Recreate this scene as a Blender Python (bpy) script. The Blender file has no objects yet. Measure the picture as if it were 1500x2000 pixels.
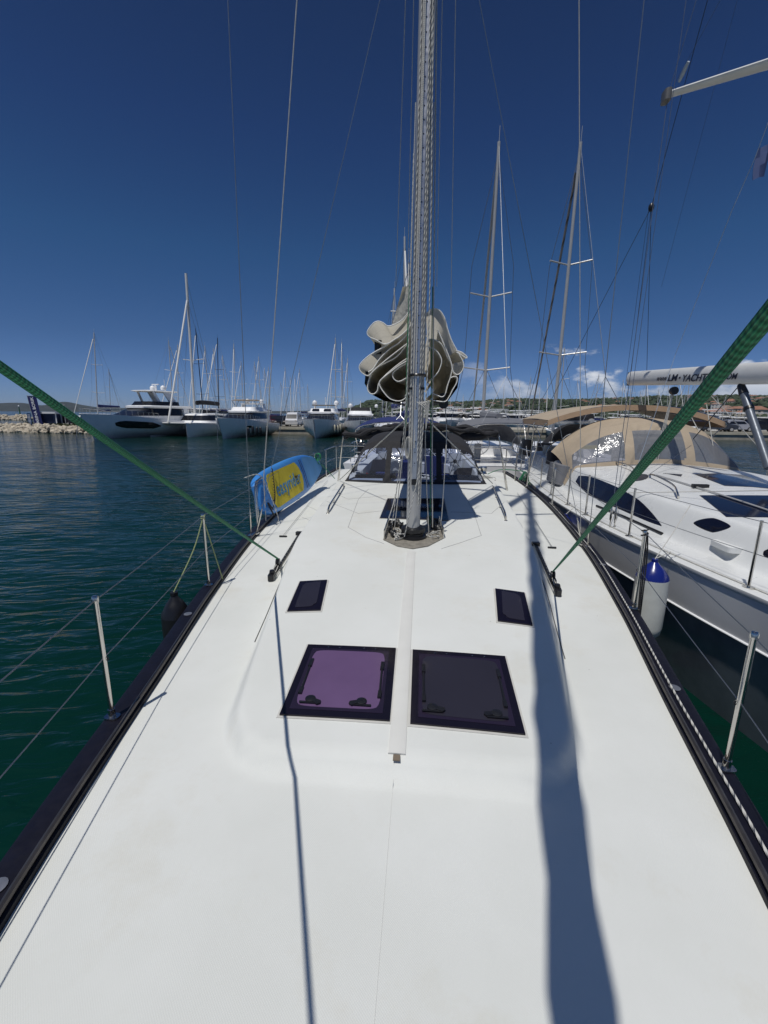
import bpy, bmesh, math, random
from math import sin, cos, pi, radians
from mathutils import Vector, Matrix
from mathutils.geometry import tessellate_polygon
random.seed(7)
S = bpy.context.scene
COL = S.collection
# ------------------------------------------------------------------ camera
F, CX, CY = 850.0, 750.0, 1000.0
YAW, PITCH, ROLL = radians(5.0), radians(12.7), radians(0.5)
CAMP = Vector((0, 0, 3.05))
_f0 = Vector((-sin(YAW), cos(YAW), 0)); _r0 = Vector((cos(YAW), sin(YAW), 0)); _u0 = Vector((0, 0, 1))
FW = _f0*cos(PITCH) - _u0*sin(PITCH); _u2 = _u0*cos(PITCH) + _f0*sin(PITCH)
RT = _r0*cos(ROLL) + _u2*sin(ROLL); UP = _u2*cos(ROLL) - _r0*sin(ROLL)
cd = bpy.data.cameras.new('camera'); cam = bpy.data.objects.new('camera', cd); COL.objects.link(cam)
cam.matrix_world = Matrix(((RT.x, UP.x, -FW.x, CAMP.x), (RT.y, UP.y, -FW.y, CAMP.y), (RT.z, UP.z, -FW.z, CAMP.z), (0, 0, 0, 1)))
cd.sensor_fit = 'VERTICAL'; cd.sensor_height = 36.0; cd.lens = 36*F/2000; cd.clip_start = 0.05; cd.clip_end = 20000
S.camera = cam
# ------------------------------------------------------------------ light
S.view_settings.view_transform = 'Standard'; S.view_settings.look = 'None'
S.view_settings.exposure = 0.0; S.view_settings.gamma = 1.0
LDIR = Vector((0.18, 0.36, -1.0)).normalized()
SUN_EL = math.asin(-LDIR.z); SUN_AZ = math.atan2(-LDIR.x, -LDIR.y)
sl = bpy.data.lights.new('sun', 'SUN'); sl.energy = 3.1; sl.angle = radians(0.5); sl.color = (1.0, 0.965, 0.91)
so = bpy.data.objects.new('sun', sl); COL.objects.link(so); so.location = (0, 0, 60)
so.rotation_euler = LDIR.to_track_quat('-Z', 'Y').to_euler()
SKYR = ((0.05, (0.60, 0.76, 1.14)), (0.14, (0.50, 0.69, 0.96)), (0.30, (0.43, 0.74, 1.0)), (0.47, (0.38, 0.59, 0.91)), (0.60, (0.36, 0.52, 0.78)))
W = bpy.data.worlds.new('World'); S.world = W; W.use_nodes = True
def world():
    nt = W.node_tree; nt.nodes.clear(); N = nt.nodes.new; L = nt.links.new
    out = N('ShaderNodeOutputWorld'); sky = N('ShaderNodeTexSky'); sky.sky_type = 'NISHITA'; sky.sun_disc = False
    sky.sun_elevation = SUN_EL; sky.sun_rotation = SUN_AZ % (2*pi); sky.altitude = 0; sky.air_density = 0.7
    sky.dust_density = 0.25; sky.ozone_density = 4.5
    bg = N('ShaderNodeBackground'); bg.inputs[1].default_value = 0.055
    hs = N('ShaderNodeHueSaturation'); hs.inputs['Saturation'].default_value = 1.0; L(sky.outputs[0], hs.inputs['Color'])
    tc0 = N('ShaderNodeTexCoord'); sp0 = N('ShaderNodeSeparateXYZ'); L(tc0.outputs['Generated'], sp0.inputs[0])
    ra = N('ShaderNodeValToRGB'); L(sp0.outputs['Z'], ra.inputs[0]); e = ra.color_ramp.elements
    e[0].position = 0.0; e[0].color = (0.66, 0.80, 1.20, 1); e[1].position = 0.85; e[1].color = (1.7, 1.75, 1.75, 1)  # zenith stop, unseen above the frame, brightened to lift the shadow fill
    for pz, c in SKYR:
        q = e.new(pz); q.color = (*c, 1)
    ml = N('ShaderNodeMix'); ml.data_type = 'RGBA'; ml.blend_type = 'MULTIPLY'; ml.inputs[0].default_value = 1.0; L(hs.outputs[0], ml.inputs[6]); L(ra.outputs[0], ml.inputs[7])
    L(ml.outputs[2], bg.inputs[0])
    bc = N('ShaderNodeBackground'); bc.inputs[1].default_value = 1.0
    tc = N('ShaderNodeTexCoord'); sp = N('ShaderNodeSeparateXYZ'); L(tc.outputs['Generated'], sp.inputs[0])
    def m(op, a, b=None, clamp=False):
        n = N('ShaderNodeMath'); n.operation = op; n.use_clamp = clamp
        for i, v in enumerate((a, b)):
            if v is None: continue
            if isinstance(v, (int, float)): n.inputs[i].default_value = v
            else: L(v, n.inputs[i])
        return n.outputs[0]
    def rng(v, a, b, c=0, d=1):
        n = N('ShaderNodeMapRange'); n.interpolation_type = 'SMOOTHSTEP'; L(v, n.inputs[0])
        for i, q in enumerate((a, b, c, d)): n.inputs[i+1].default_value = q
        return n.outputs[0]
    mp = N('ShaderNodeMapping'); mp.inputs['Scale'].default_value = (1, 1, 1.9); L(tc.outputs['Generated'], mp.inputs[0])
    n1 = N('ShaderNodeTexNoise'); n1.inputs['Scale'].default_value = 9.0; n1.inputs['Detail'].default_value = 9; n1.inputs['Roughness'].default_value = 0.58
    L(mp.outputs[0], n1.inputs['Vector'])
    n2 = N('ShaderNodeTexNoise'); n2.inputs['Scale'].default_value = 26; n2.inputs['Detail'].default_value = 6; L(mp.outputs[0], n2.inputs['Vector'])
    z = sp.outputs['Z']
    # azimuth window: clouds lie over the hills to the right
    az = m('DIVIDE', sp.outputs['X'], m('MAXIMUM', sp.outputs['Y'], 0.05))
    azw = rng(az, 0.02, 0.30)
    thr = m('ADD', 0.41, m('MULTIPLY', m('MAXIMUM', m('SUBTRACT', z, 0.03), 0.0), 2.1))
    cov = m('SUBTRACT', m('ADD', n1.outputs[0], m('MULTIPLY', m('SUBTRACT', n2.outputs[0], 0.5), 0.22)), thr)
    dens = rng(cov, 0.0, 0.11)
    mask = m('MULTIPLY', m('MULTIPLY', dens, azw), m('MULTIPLY', rng(z, -0.01, 0.03), rng(z, 0.16, 0.10)), True)
    mask = m('MULTIPLY', mask, 0.93)
    lit = m('ADD', m('MULTIPLY', rng(z, 0.02, 0.085), 0.75), m('MULTIPLY', rng(cov, 0.06, 0.2), 0.35), True)
    cr = N('ShaderNodeMix'); cr.data_type = 'RGBA'; L(lit, cr.inputs[0])
    cr.inputs[6].default_value = (0.20, 0.27, 0.40, 1); cr.inputs[7].default_value = (0.72, 0.75, 0.80, 1)
    L(cr.outputs[2], bc.inputs[0])
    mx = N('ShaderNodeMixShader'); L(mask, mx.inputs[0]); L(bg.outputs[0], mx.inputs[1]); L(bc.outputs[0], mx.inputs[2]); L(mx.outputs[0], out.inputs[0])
world()
# ------------------------------------------------------------------ pixel helpers
def ray(px, py): return FW + RT*((px-CX)/F) - UP*((py-CY)/F)
def onz(px, py, z=0.0):
    d = ray(px, py); return CAMP + d*((z-CAMP.z)/d.z)
def atY(px, py, Y):
    d = ray(px, py); return CAMP + d*(Y/d.y)
def dist(px, py, D): return CAMP + ray(px, py)*D      # D = depth along the optical axis
def onS(px, py, zf):
    d = ray(px, py); t = 0.5; pt = t
    while t < 60:
        p = CAMP + d*t
        if p.z <= zf(p.x, p.y): break
        pt = t; t += 0.05
    for _ in range(18):
        m = (pt+t)/2; p = CAMP + d*m
        if p.z <= zf(p.x, p.y): t = m
        else: pt = m
    return CAMP + d*t
def lerp(a, b, t): return a+(b-a)*t
def interp(pts, x):
    if x <= pts[0][0]: return pts[0][1]
    for (a, b), (c, d) in zip(pts, pts[1:]):
        if x <= c:
            return b+(d-b)*(x-a)/(c-a)
    return pts[-1][1]
def cr_interp(pts, x):     # smooth (monotone-ish) interpolation
    n = len(pts)
    if x <= pts[0][0]: return pts[0][1]
    if x >= pts[-1][0]: return pts[-1][1]
    for i in range(n-1):
        if x <= pts[i+1][0]: break
    x0, y0 = pts[i]; x1, y1 = pts[i+1]; h = x1-x0
    m0 = (y1-y0)/h if i == 0 else (y1-pts[i-1][1])/(x1-pts[i-1][0])
    m1 = (y1-y0)/h if i == n-2 else (pts[i+2][1]-y0)/(pts[i+2][0]-x0)
    t = (x-x0)/h
    return (2*t**3-3*t*t+1)*y0+(t**3-2*t*t+t)*h*m0+(-2*t**3+3*t*t)*y1+(t**3-t*t)*h*m1
def ss(a, b, x):
    t = max(0, min(1, (x-a)/(b-a))); return t*t*(3-2*t)
# ------------------------------------------------------------------ materials
MATS = {}
class NT:
    def __init__(s, name):
        s.m = bpy.data.materials.new(name); s.m.use_nodes = True; s.nt = s.m.node_tree
        s.b = s.nt.nodes['Principled BSDF']; s.tc = None
    def n(s, t, **k):
        x = s.nt.nodes.new(t)
        for a, v in k.items(): setattr(x, a, v)
        return x
    def l(s, a, b): s.nt.links.new(a, b)
    def co(s, w='Object'):
        if not s.tc: s.tc = s.n('ShaderNodeTexCoord')
        return s.tc.outputs[w]
    def noise(s, scale, det=4, rough=0.5, w='Object', sc=None):
        x = s.n('ShaderNodeTexNoise'); x.inputs['Scale'].default_value = scale; x.inputs['Detail'].default_value = det; x.inputs['Roughness'].default_value = rough
        v = s.co(w)
        if sc:
            mp = s.n('ShaderNodeMapping'); mp.inputs['Scale'].default_value = sc; s.l(v, mp.inputs[0]); v = mp.outputs[0]
        s.l(v, x.inputs['Vector']); return x.outputs[0]
    def rng(s, v, a, b, c=0, d=1):
        x = s.n('ShaderNodeMapRange'); s.l(v, x.inputs[0])
        for i, q in enumerate((a, b, c, d)): x.inputs[i+1].default_value = q
        return x.outputs[0]
    def mix(s, f, a, b):
        x = s.n('ShaderNodeMix'); x.data_type = 'RGBA'; s.l(f, x.inputs[0])
        for i, q in ((6, a), (7, b)):
            if isinstance(q, tuple): x.inputs[i].default_value = (*q, 1)
            else: s.l(q, x.inputs[i])
        return x.outputs[2]
    def bump(s, v, st, d=0.01):
        x = s.n('ShaderNodeBump'); x.inputs['Strength'].default_value = st; x.inputs['Distance'].default_value = d
        s.l(v, x.inputs['Height']); s.l(x.outputs[0], s.b.inputs['Normal'])
    def math(s, op, a, b=None):
        x = s.n('ShaderNodeMath', operation=op)
        for i, v in enumerate((a, b)):
            if v is None: continue
            if isinstance(v, (int, float)): x.inputs[i].default_value = v
            else: s.l(v, x.inputs[i])
        return x.outputs[0]
def mat(name, col, rough=0.5, metal=0.0, var=0.12, vs=6.0, bump=0.0, bs=60.0, spec=None, bd=0.003):
    if name in MATS: return MATS[name]
    t = NT(name); t.b.inputs['Roughness'].default_value = rough; t.b.inputs['Metallic'].default_value = metal
    if spec is not None: t.b.inputs['Specular IOR Level'].default_value = spec
    if var:
        f = t.rng(t.noise(vs, 6, 0.6), 0.3, 0.7)
        c2 = tuple(max(0, c*(1-var)) for c in col); c1 = tuple(min(1, c*(1+var*0.5)) for c in col)
        t.l(t.mix(f, c2, c1), t.b.inputs['Base Color'])
        f2 = t.rng(t.noise(vs*3, 4), 0.3, 0.7, max(0.02, rough-0.06), min(1, rough+0.08)); t.l(f2, t.b.inputs['Roughness'])
    else: t.b.inputs['Base Color'].default_value = (*col, 1)
    if bump: t.bump(t.noise(bs, 3), bump, bd)
    MATS[name] = t.m; return t.m
def rope_mat(name, ca, cb, k=90.0, n=4, mode='braid', bw=0.5):
    if name in MATS: return MATS[name]
    t = NT(name); t.b.inputs['Roughness'].default_value = 0.75
    sp = t.n('ShaderNodeSeparateXYZ'); t.l(t.co('UV'), sp.inputs[0]); u, v = sp.outputs[0], sp.outputs[1]
    a = t.math('SINE', t.math('ADD', t.math('MULTIPLY', u, k), t.math('MULTIPLY', v, 2*pi*n)))
    b = t.math('SINE', t.math('SUBTRACT', t.math('MULTIPLY', u, k), t.math('MULTIPLY', v, 2*pi*n)))
    br = t.math('MULTIPLY', a, b) if mode == 'braid' else a
    f = t.rng(br, -0.5 if mode == 'braid' else 0.55, 0.7 if mode == 'braid' else 0.95)
    nz = t.rng(t.noise(25, 3), 0.3, 0.7, 0.8, 1.0)
    c = t.mix(f, ca, cb)
    hs = t.n('ShaderNodeHueSaturation'); t.l(c, hs.inputs['Color']); t.l(nz, hs.inputs['Value'])
    t.l(hs.outputs[0], t.b.inputs['Base Color']); t.bump(br, 0.7, 0.0016)
    MATS[name] = t.m; return t.m
WHITE = mat('white_gelcoat', (0.68, 0.69, 0.675), 0.28, var=0.05, vs=1.6)
WHITE2 = mat('hull_gelcoat', (0.80, 0.80, 0.80), 0.18, var=0.06, vs=0.8)
STEEL = mat('stainless', (0.62, 0.60, 0.56), 0.16, 1.0, 0.1)
WIRE = mat('wire', (0.30, 0.31, 0.32), 0.35, 0.9, 0.1)
ALU = mat('anodised', (0.44, 0.44, 0.43), 0.42, 0.2, 0.08)
ALUW = mat('painted_alu', (0.62, 0.62, 0.60), 0.35, 0.0, 0.06)
BLACK = mat('black_plastic', (0.012, 0.012, 0.014), 0.35, 0, 0.3)
NAVY = mat('navy_rubber', (0.006, 0.006, 0.013), 0.5, 0, 0.3, vs=12, bump=0.15, spec=0.25)
GLASS = mat('dark_glass', (0.006, 0.007, 0.016), 0.05, 0, 0.0, spec=0.6)
CANVAS = mat('black_canvas', (0.022, 0.022, 0.025), 0.85, 0, 0.3, bump=0.5, bs=9, bd=0.02)
TAN = mat('tan_canvas', (0.40, 0.325, 0.235), 0.85, 0, 0.12, vs=3, bump=0.5, bs=5, bd=0.03)
GREYC = mat('grey_canvas', (0.16, 0.165, 0.18), 0.85, 0, 0.12, bump=0.4, bs=6, bd=0.02)
BLUEC = mat('blue_canvas', (0.015, 0.025, 0.12), 0.8, 0, 0.15, bump=0.4, bs=6, bd=0.02)
def cloth(name, col, tr, tf, bs=7):
    t = NT(name); t.b.inputs['Roughness'].default_value = 0.75; t.b.inputs['Specular IOR Level'].default_value = 0.2
    f = t.rng(t.noise(4, 6, 0.6), 0.3, 0.7); c0 = t.mix(f, tuple(c*0.84 for c in col), col)
    sp = t.n('ShaderNodeSeparateXYZ'); t.l(t.co('Object'), sp.inputs[0]); sw = t.math('ADD', t.math('MULTIPLY', sp.outputs[1], 9.0), t.math('MULTIPLY', t.noise(2, 3), 5.0))
    se = t.rng(t.math('SINE', sw), 0.992, 1.0, 0, 0.45); c0 = t.mix(se, c0, (0.30, 0.27, 0.20)); t.l(c0, t.b.inputs['Base Color'])
    cr = t.math('ADD', t.noise(bs, 5, 0.65), t.math('MULTIPLY', t.noise(18, 4, 0.6, sc=(1, 0.3, 1)), 0.5)); t.bump(cr, 0.8, 0.035)
    tl = t.n('ShaderNodeBsdfTranslucent'); tl.inputs[0].default_value = (*tr, 1); mx = t.n('ShaderNodeMixShader'); mx.inputs[0].default_value = tf
    t.l(t.b.outputs[0], mx.inputs[1]); t.l(tl.outputs[0], mx.inputs[2]); t.l(mx.outputs[0], t.nt.nodes['Material Output'].inputs[0]); return t.m
SAIL = cloth('sailcloth', (0.74, 0.725, 0.66), (0.72, 0.68, 0.58), 0.45)
SAILE = mat('sail_edge_tape', (0.78, 0.77, 0.73), 0.6, 0, 0.08)
CONC = mat('concrete', (0.36, 0.33, 0.27), 0.9, 0, 0.3, vs=1.5, bump=0.4, bs=14)
TEAK = mat('deck_teak', (0.34, 0.25, 0.16), 0.8, 0, 0.2, vs=4)
CREAM = mat('cream_gelcoat', (0.62, 0.61, 0.55), 0.4, 0, 0.06)
RED = mat('red_cloth', (0.42, 0.03, 0.03), 0.8, 0, 0.2)
BLUE = mat('blue_vinyl', (0.010, 0.02, 0.17), 0.22, 0, 0.08)
FEND = mat('white_vinyl', (0.66, 0.68, 0.64), 0.4, 0, 0.1, vs=9)
ROPEW = rope_mat('white_fleck_rope', (0.62, 0.61, 0.56), (0.05, 0.06, 0.08), 120, 2, 'twist')
ROPEP = rope_mat('plain_white_rope', (0.66, 0.65, 0.60), (0.46, 0.45, 0.41), 260, 2)
ROPEG = rope_mat('green_braid_rope', (0.010, 0.13, 0.055), (0.045, 0.34, 0.155), 300, 6)
ROPEB = rope_mat('black_rope', (0.012, 0.012, 0.014), (0.05, 0.05, 0.05), 200, 3)
ROPEY = rope_mat('pale_green_rope', (0.40, 0.45, 0.22), (0.24, 0.30, 0.12), 200, 3)
def deck_mat():
    t = NT('nonskid_deck'); t.b.inputs['Roughness'].default_value = 0.62; t.b.inputs['Specular IOR Level'].default_value = 0.25
    sp = t.n('ShaderNodeSeparateXYZ'); t.l(t.co('Object'), sp.inputs[0])
    k = 2*pi/0.0075
    g = t.math('MULTIPLY', t.math('SINE', t.math('MULTIPLY', sp.outputs[0], k)), t.math('SINE', t.math('MULTIPLY', sp.outputs[1], k)))
    f = t.rng(t.noise(1.3, 8, 0.62), 0.35, 0.7)
    c = t.mix(f, (0.635, 0.645, 0.605), (0.69, 0.70, 0.665))
    # small dirt specks and scuffs
    v = t.n('ShaderNodeTexVoronoi'); v.inputs['Scale'].default_value = 5.0; t.l(t.co('Object'), v.inputs['Vector'])
    spk = t.rng(v.outputs['Distance'], 0.012, 0.02, 1, 0)
    sc = t.rng(t.noise(1.1, 9, 0.72), 0.54, 0.76, 0, 0.6)
    c = t.mix(sc, c, (0.56, 0.53, 0.44)); sm = t.rng(t.noise(0.9, 7, 0.8, sc=(9, 1.2, 1)), 0.66, 0.80, 0, 0.25); c = t.mix(sm, c, (0.42, 0.42, 0.40)); c = t.mix(spk, c, (0.22, 0.20, 0.18))
    t.l(c, t.b.inputs['Base Color']); t.bump(g, 0.3, 0.0006)
    return t.m
DECK = deck_mat()
def clear_mat(name, tint, alpha, rough=0.06, wr=0.0):
    t = NT(name); nt = t.nt
    tr = t.n('ShaderNodeBsdfTransparent'); tr.inputs[0].default_value = (*tint, 1)
    t.b.inputs['Base Color'].default_value = (0.35, 0.36, 0.38, 1); t.b.inputs['Roughness'].default_value = rough
    if wr: t.bump(t.noise(4.0, 4, 0.6), wr, 0.05)
    mx = t.n('ShaderNodeMixShader'); mx.inputs[0].default_value = alpha
    t.l(tr.outputs[0], mx.inputs[1]); t.l(t.b.outputs[0], mx.inputs[2]); t.l(mx.outputs[0], nt.nodes['Material Output'].inputs[0])
    return t.m
VINYL = clear_mat('clear_vinyl_window', (0.56, 0.62, 0.78), 0.07, 0.05, 0.25)
VINYLG = clear_mat('smoked_vinyl_window', (0.42, 0.42, 0.47), 0.42, 0.12, 0.6)
# ------------------------------------------------------------------ mesh builder
class MB:
    def __init__(s): s.v = []; s.f = []; s.uv = {}
    def add(s, vs, fs, uvs=None):
        o = len(s.v); s.v += [Vector(v) for v in vs]
        for i, f in enumerate(fs):
            if uvs: s.uv[len(s.f)] = uvs[i]
            s.f.append(tuple(o+k for k in f))
        return s
    def box(s, c, d, M=None):
        x, y, z = d[0]/2, d[1]/2, d[2]/2; c = Vector(c)
        vs = [Vector((a*x, b*y, e*z)) for e in (-1, 1) for a, b in ((-1, -1), (1, -1), (1, 1), (-1, 1))]
        if M: vs = [M @ v for v in vs]
        return s.add([c+v for v in vs], [(3, 2, 1, 0), (4, 5, 6, 7), (0, 1, 5, 4), (1, 2, 6, 5), (2, 3, 7, 6), (3, 0, 4, 7)])
    def rbox(s, c, d, r=0.2, n=4, M=None):       # box with rounded plan corners (in x,y), r = fraction
        x, y, z = d[0]/2, d[1]/2, d[2]/2; R = min(x, y)*2*r; c = Vector(c); pl = []
        for k, (sx, sy) in enumerate(((1, 1), (-1, 1), (-1, -1), (1, -1))):
            for i in range(n+1):
                a = pi/2*(k+i/n); pl.append((sx*(x-R)+R*cos(a), sy*(y-R)+R*sin(a)))
        return s.prism(pl, -z, z, c, M)
    def prism(s, poly, z0, z1, c=(0, 0, 0), M=None, top=1.0):
        c = Vector(c); n = len(poly)
        vs = [Vector((a, b, z0)) for a, b in poly]+[Vector((a*top, b*top, z1)) for a, b in poly]
        if M: vs = [M @ v for v in vs]
        return s.add([c+v for v in vs], [tuple(range(n-1, -1, -1)), tuple(range(n, 2*n))]+[(i, (i+1) % n, n+(i+1) % n, n+i) for i in range(n)])
    def tube(s, pts, r, seg=8, caps=True, closed=False):
        pts = [Vector(p) for p in pts]; n = len(pts)
        rs = r if isinstance(r, (list, tuple)) else [r]*n
        rings = []; L = 0; Ls = []; up = None
        for i, p in enumerate(pts):
            if closed: d = pts[(i+1) % n]-pts[i-1]
            else: d = pts[min(i+1, n-1)]-pts[max(i-1, 0)]
            if d.length < 1e-9: d = Vector((0, 0, 1))
            d.normalize()
            if up is None: up = Vector((0, 0, 1)) if abs(d.z) < 0.9 else Vector((0, 1, 0))
            a = d.cross(up)
            if a.length < 1e-4: a = d.cross(Vector((1, 0, 0)))
            a.normalize(); b = a.cross(d).normalized(); up = b
            rings.append([p+(a*cos(2*pi*k/seg)+b*sin(2*pi*k/seg))*rs[i] for k in range(seg)])
            if i: L += (p-pts[i-1]).length
            Ls.append(L)
        vs = [v for rg in rings for v in rg]; fs = []; uv = []
        m = n if closed else n-1
        for i in range(m):
            j = (i+1) % n; Lj = Ls[j] if j else L+(pts[0]-pts[-1]).length
            for k in range(seg):
                q = (k+1) % seg
                fs.append((i*seg+k, i*seg+q, j*seg+q, j*seg+k)); uv.append(((Ls[i], k/seg), (Ls[i], (k+1)/seg), (Lj, (k+1)/seg), (Lj, k/seg)))
        if caps and not closed:
            fs.append(tuple(range(seg-1, -1, -1))); uv.append(tuple((0, 0) for _ in range(seg)))
            fs.append(tuple((n-1)*seg+k for k in range(seg))); uv.append(tuple((L, 0) for _ in range(seg)))
        return s.add(vs, fs, uv)
    def lathe(s, prof, c=(0, 0, 0), seg=20, M=None):
        c = Vector(c); vs = []; n = len(prof)
        for r, z in prof:
            for k in range(seg):
                v = Vector((max(r, 1e-4)*cos(2*pi*k/seg), max(r, 1e-4)*sin(2*pi*k/seg), z)); vs.append(c+(M @ v if M else v))
        fs = [(i*seg+k, i*seg+(k+1) % seg, (i+1)*seg+(k+1) % seg, (i+1)*seg+k) for i in range(n-1) for k in range(seg)]
        fs.append(tuple(range(seg-1, -1, -1))); fs.append(tuple((n-1)*seg+k for k in range(seg)))
        return s.add(vs, fs)
    def grid(s, P, thick=None, wrap=False, flip=False):    # P[i][j] points
        a, b = len(P), len(P[0]); vs = [p for r in P for p in r]
        fs = [(i*b+j, i*b+(j+1) % b, (i+1)*b+(j+1) % b, (i+1)*b+j) for i in range(a-1) for j in range(b if wrap else b-1)]
        if flip: fs = [f[::-1] for f in fs]
        if thick:
            o = len(s.v); s.add(vs, fs); T = Vector(thick); s.add([Vector(v)+T for v in vs], [f[::-1] for f in fs])
            n = a*b; rim = [(0, j) for j in range(b)]+[(i, b-1) for i in range(1, a)]+[(a-1, j) for j in range(b-2, -1, -1)]+[(i, 0) for i in range(a-2, 0, -1)]
            ids = [i*b+j for i, j in rim]
            for k in range(len(ids)):
                p, q = ids[k], ids[(k+1) % len(ids)]; s.f.append((o+p, o+n+p, o+n+q, o+q))
            return s
        return s.add(vs, fs)
    def poly(s, pts, thick):             # flat polygon in 3-D with thickness vector
        pts = [Vector(p) for p in pts]; n = len(pts); T = Vector(thick)
        tri = tessellate_polygon([pts])
        o = len(s.v); s.v += pts+[p+T for p in pts]
        for t in tri: s.f.append((o+t[0], o+t[1], o+t[2])); s.f.append((o+n+t[2], o+n+t[1], o+n+t[0]))
        for i in range(n): s.f.append((o+i, o+(i+1) % n, o+n+(i+1) % n, o+n+i))
        return s
    def build(s, name, m, parent=None, local=False, ang=35, recalc=True):
        me = bpy.data.meshes.new(name); off = Vector((0, 0, 0))
        if parent is not None and not local:
            q = parent
            while q is not None: off += q.location; q = q.parent
        me.from_pydata([v-off for v in s.v], [], s.f)
        if s.uv:
            ul = me.uv_layers.new(name='UVMap')
            for p in me.polygons:
                u = s.uv.get(p.index)
                if u:
                    for k, li in enumerate(p.loop_indices): ul.data[li].uv = u[k]
        if recalc:
            bm = bmesh.new(); bm.from_mesh(me); bmesh.ops.recalc_face_normals(bm, faces=bm.faces); bm.to_mesh(me); bm.free()
        me.polygons.foreach_set('use_smooth', [True]*len(me.polygons))
        me.set_sharp_from_angle(angle=radians(ang))
        me.materials.append(m)
        o = bpy.data.objects.new(name, me); COL.objects.link(o); o.parent = parent
        return o
def tag(o, label=None, cat=None, group=None, kind=None):
    if label: o['label'] = label
    if cat: o['category'] = cat
    if group: o['group'] = group
    if kind: o['kind'] = kind
    return o
def thing(name, label, cat, loc=(0, 0, 0), rz=0.0, group=None):
    o = bpy.data.objects.new(name, None); COL.objects.link(o); o.location = loc; o.rotation_euler = (0, 0, rz); o.empty_display_size = 0.2
    return tag(o, label, cat, group)
CH = {}
def copy_tree(o, parent=None, label=None, loc=None, rz=None, scale=None):
    c = o.copy(); COL.objects.link(c); c.parent = parent
    if label: c['label'] = label
    if loc is not None: c.location = loc
    if rz is not None: c.rotation_euler = (0, 0, rz)
    if scale is not None: c.scale = scale if isinstance(scale, tuple) else (scale,)*3
    for ch in [x for x in bpy.data.objects if x.parent == o]: copy_tree(ch, c)
    return c
def line(a, b, n=2, sag=0.0):
    a, b = Vector(a), Vector(b); return [a.lerp(b, t/(n-1))+Vector((0, 0, -sag*4*(t/(n-1))*(1-t/(n-1)))) for t in range(n)]
def smooth_path(P, n=6):
    P = [Vector(p) for p in P]; out = []
    for i in range(len(P)-1):
        p0 = P[max(i-1, 0)]; p1 = P[i]; p2 = P[i+1]; p3 = P[min(i+2, len(P)-1)]
        for k in range(n):
            t = k/n; out.append(0.5*((2*p1)+(p2-p0)*t+(2*p0-5*p1+4*p2-p3)*t*t+(3*p1-p0-3*p2+p3)*t**3))
    out.append(P[-1]); return out
def text_mesh(txt, M, m, name, parent, size=1.0, shear=0.0, offset=0.0, extrude=0.002, spacing=1.0):
    cu = bpy.data.curves.new(name, 'FONT'); cu.body = txt; cu.size = size; cu.shear = shear; cu.offset = offset; cu.extrude = extrude; cu.space_character = spacing
    cu.align_x = 'CENTER'; cu.align_y = 'CENTER'
    o = bpy.data.objects.new('tmp', cu); COL.objects.link(o); dg = bpy.context.evaluated_depsgraph_get(); dg.update()
    me = bpy.data.meshes.new_from_object(o.evaluated_get(dg)); bpy.data.objects.remove(o); bpy.data.curves.remove(cu)
    off = Vector((0, 0, 0)); q = parent
    while q is not None: off += q.location; q = q.parent
    me.transform(Matrix.Translation(-off) @ M); me.materials.clear(); me.materials.append(m); me.name = name
    ob = bpy.data.objects.new(name, me); COL.objects.link(ob); ob.parent = parent; return ob
def frame(o, x, y):           # matrix with origin o, x axis x, y axis y
    x = Vector(x).normalized(); y = Vector(y); z = x.cross(y).normalized(); y = z.cross(x).normalized()
    return Matrix(((x.x, y.x, z.x, o[0]), (x.y, y.y, z.y, o[1]), (x.z, y.z, z.z, o[2]), (0, 0, 0, 1)))
exec_parts = []
# ------------------------------------------------------------------ water
def water():
    t = NT('sea_water'); b = t.b
    b.inputs['Base Color'].default_value = (0.002, 0.020, 0.016, 1); b.inputs['Roughness'].default_value = 0.07; b.inputs['IOR'].default_value = 1.33; b.inputs['Specular IOR Level'].default_value = 0.33
    def wn(det, sc, rz, dist):
        x = t.n('ShaderNodeTexNoise'); x.inputs['Scale'].default_value = 1; x.inputs['Detail'].default_value = det; x.inputs['Roughness'].default_value = 0.45; x.inputs['Distortion'].default_value = dist
        q = t.n('ShaderNodeMapping'); q.vector_type = 'TEXTURE'; q.inputs['Rotation'].default_value = (0, 0, radians(rz)); q.inputs['Scale'].default_value = sc; t.l(t.co('Object'), q.inputs[0]); t.l(q.outputs[0], x.inputs['Vector']); return x.outputs[0]
    a = wn(3.2, (0.72, 0.25, 1), 14, 0.6); c = wn(2.0, (2.6, 1.0, 1), -8, 0.3); d = t.noise(0.16, 2, 0.5)
    h = t.math('ADD', t.math('MULTIPLY', a, 1.0), t.math('MULTIPLY', c, 1.9)); h = t.math('MULTIPLY', h, t.rng(d, 0.35, 0.65, 0.6, 1.25))
    t.bump(h, 1.0, 0.068)
    dp = t.rng(t.noise(0.05, 3), 0.3, 0.7); t.l(t.mix(dp, (0.001, 0.015, 0.011), (0.002, 0.029, 0.020)), b.inputs['Base Color'])
    m = MB(); R = 6000
    xs = [-R, -600, -150, -40, -10, 10, 40, 150, 600, R]
    m.grid([[(x, y, 0) for x in xs] for y in [-60, -10, 20, 60, 160, 600, R]])
    o = m.build('water', t.m, recalc=False); tag(o, kind='structure')
    if o.data.polygons[0].normal.z < 0: o.data.flip_normals()
water()
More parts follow.
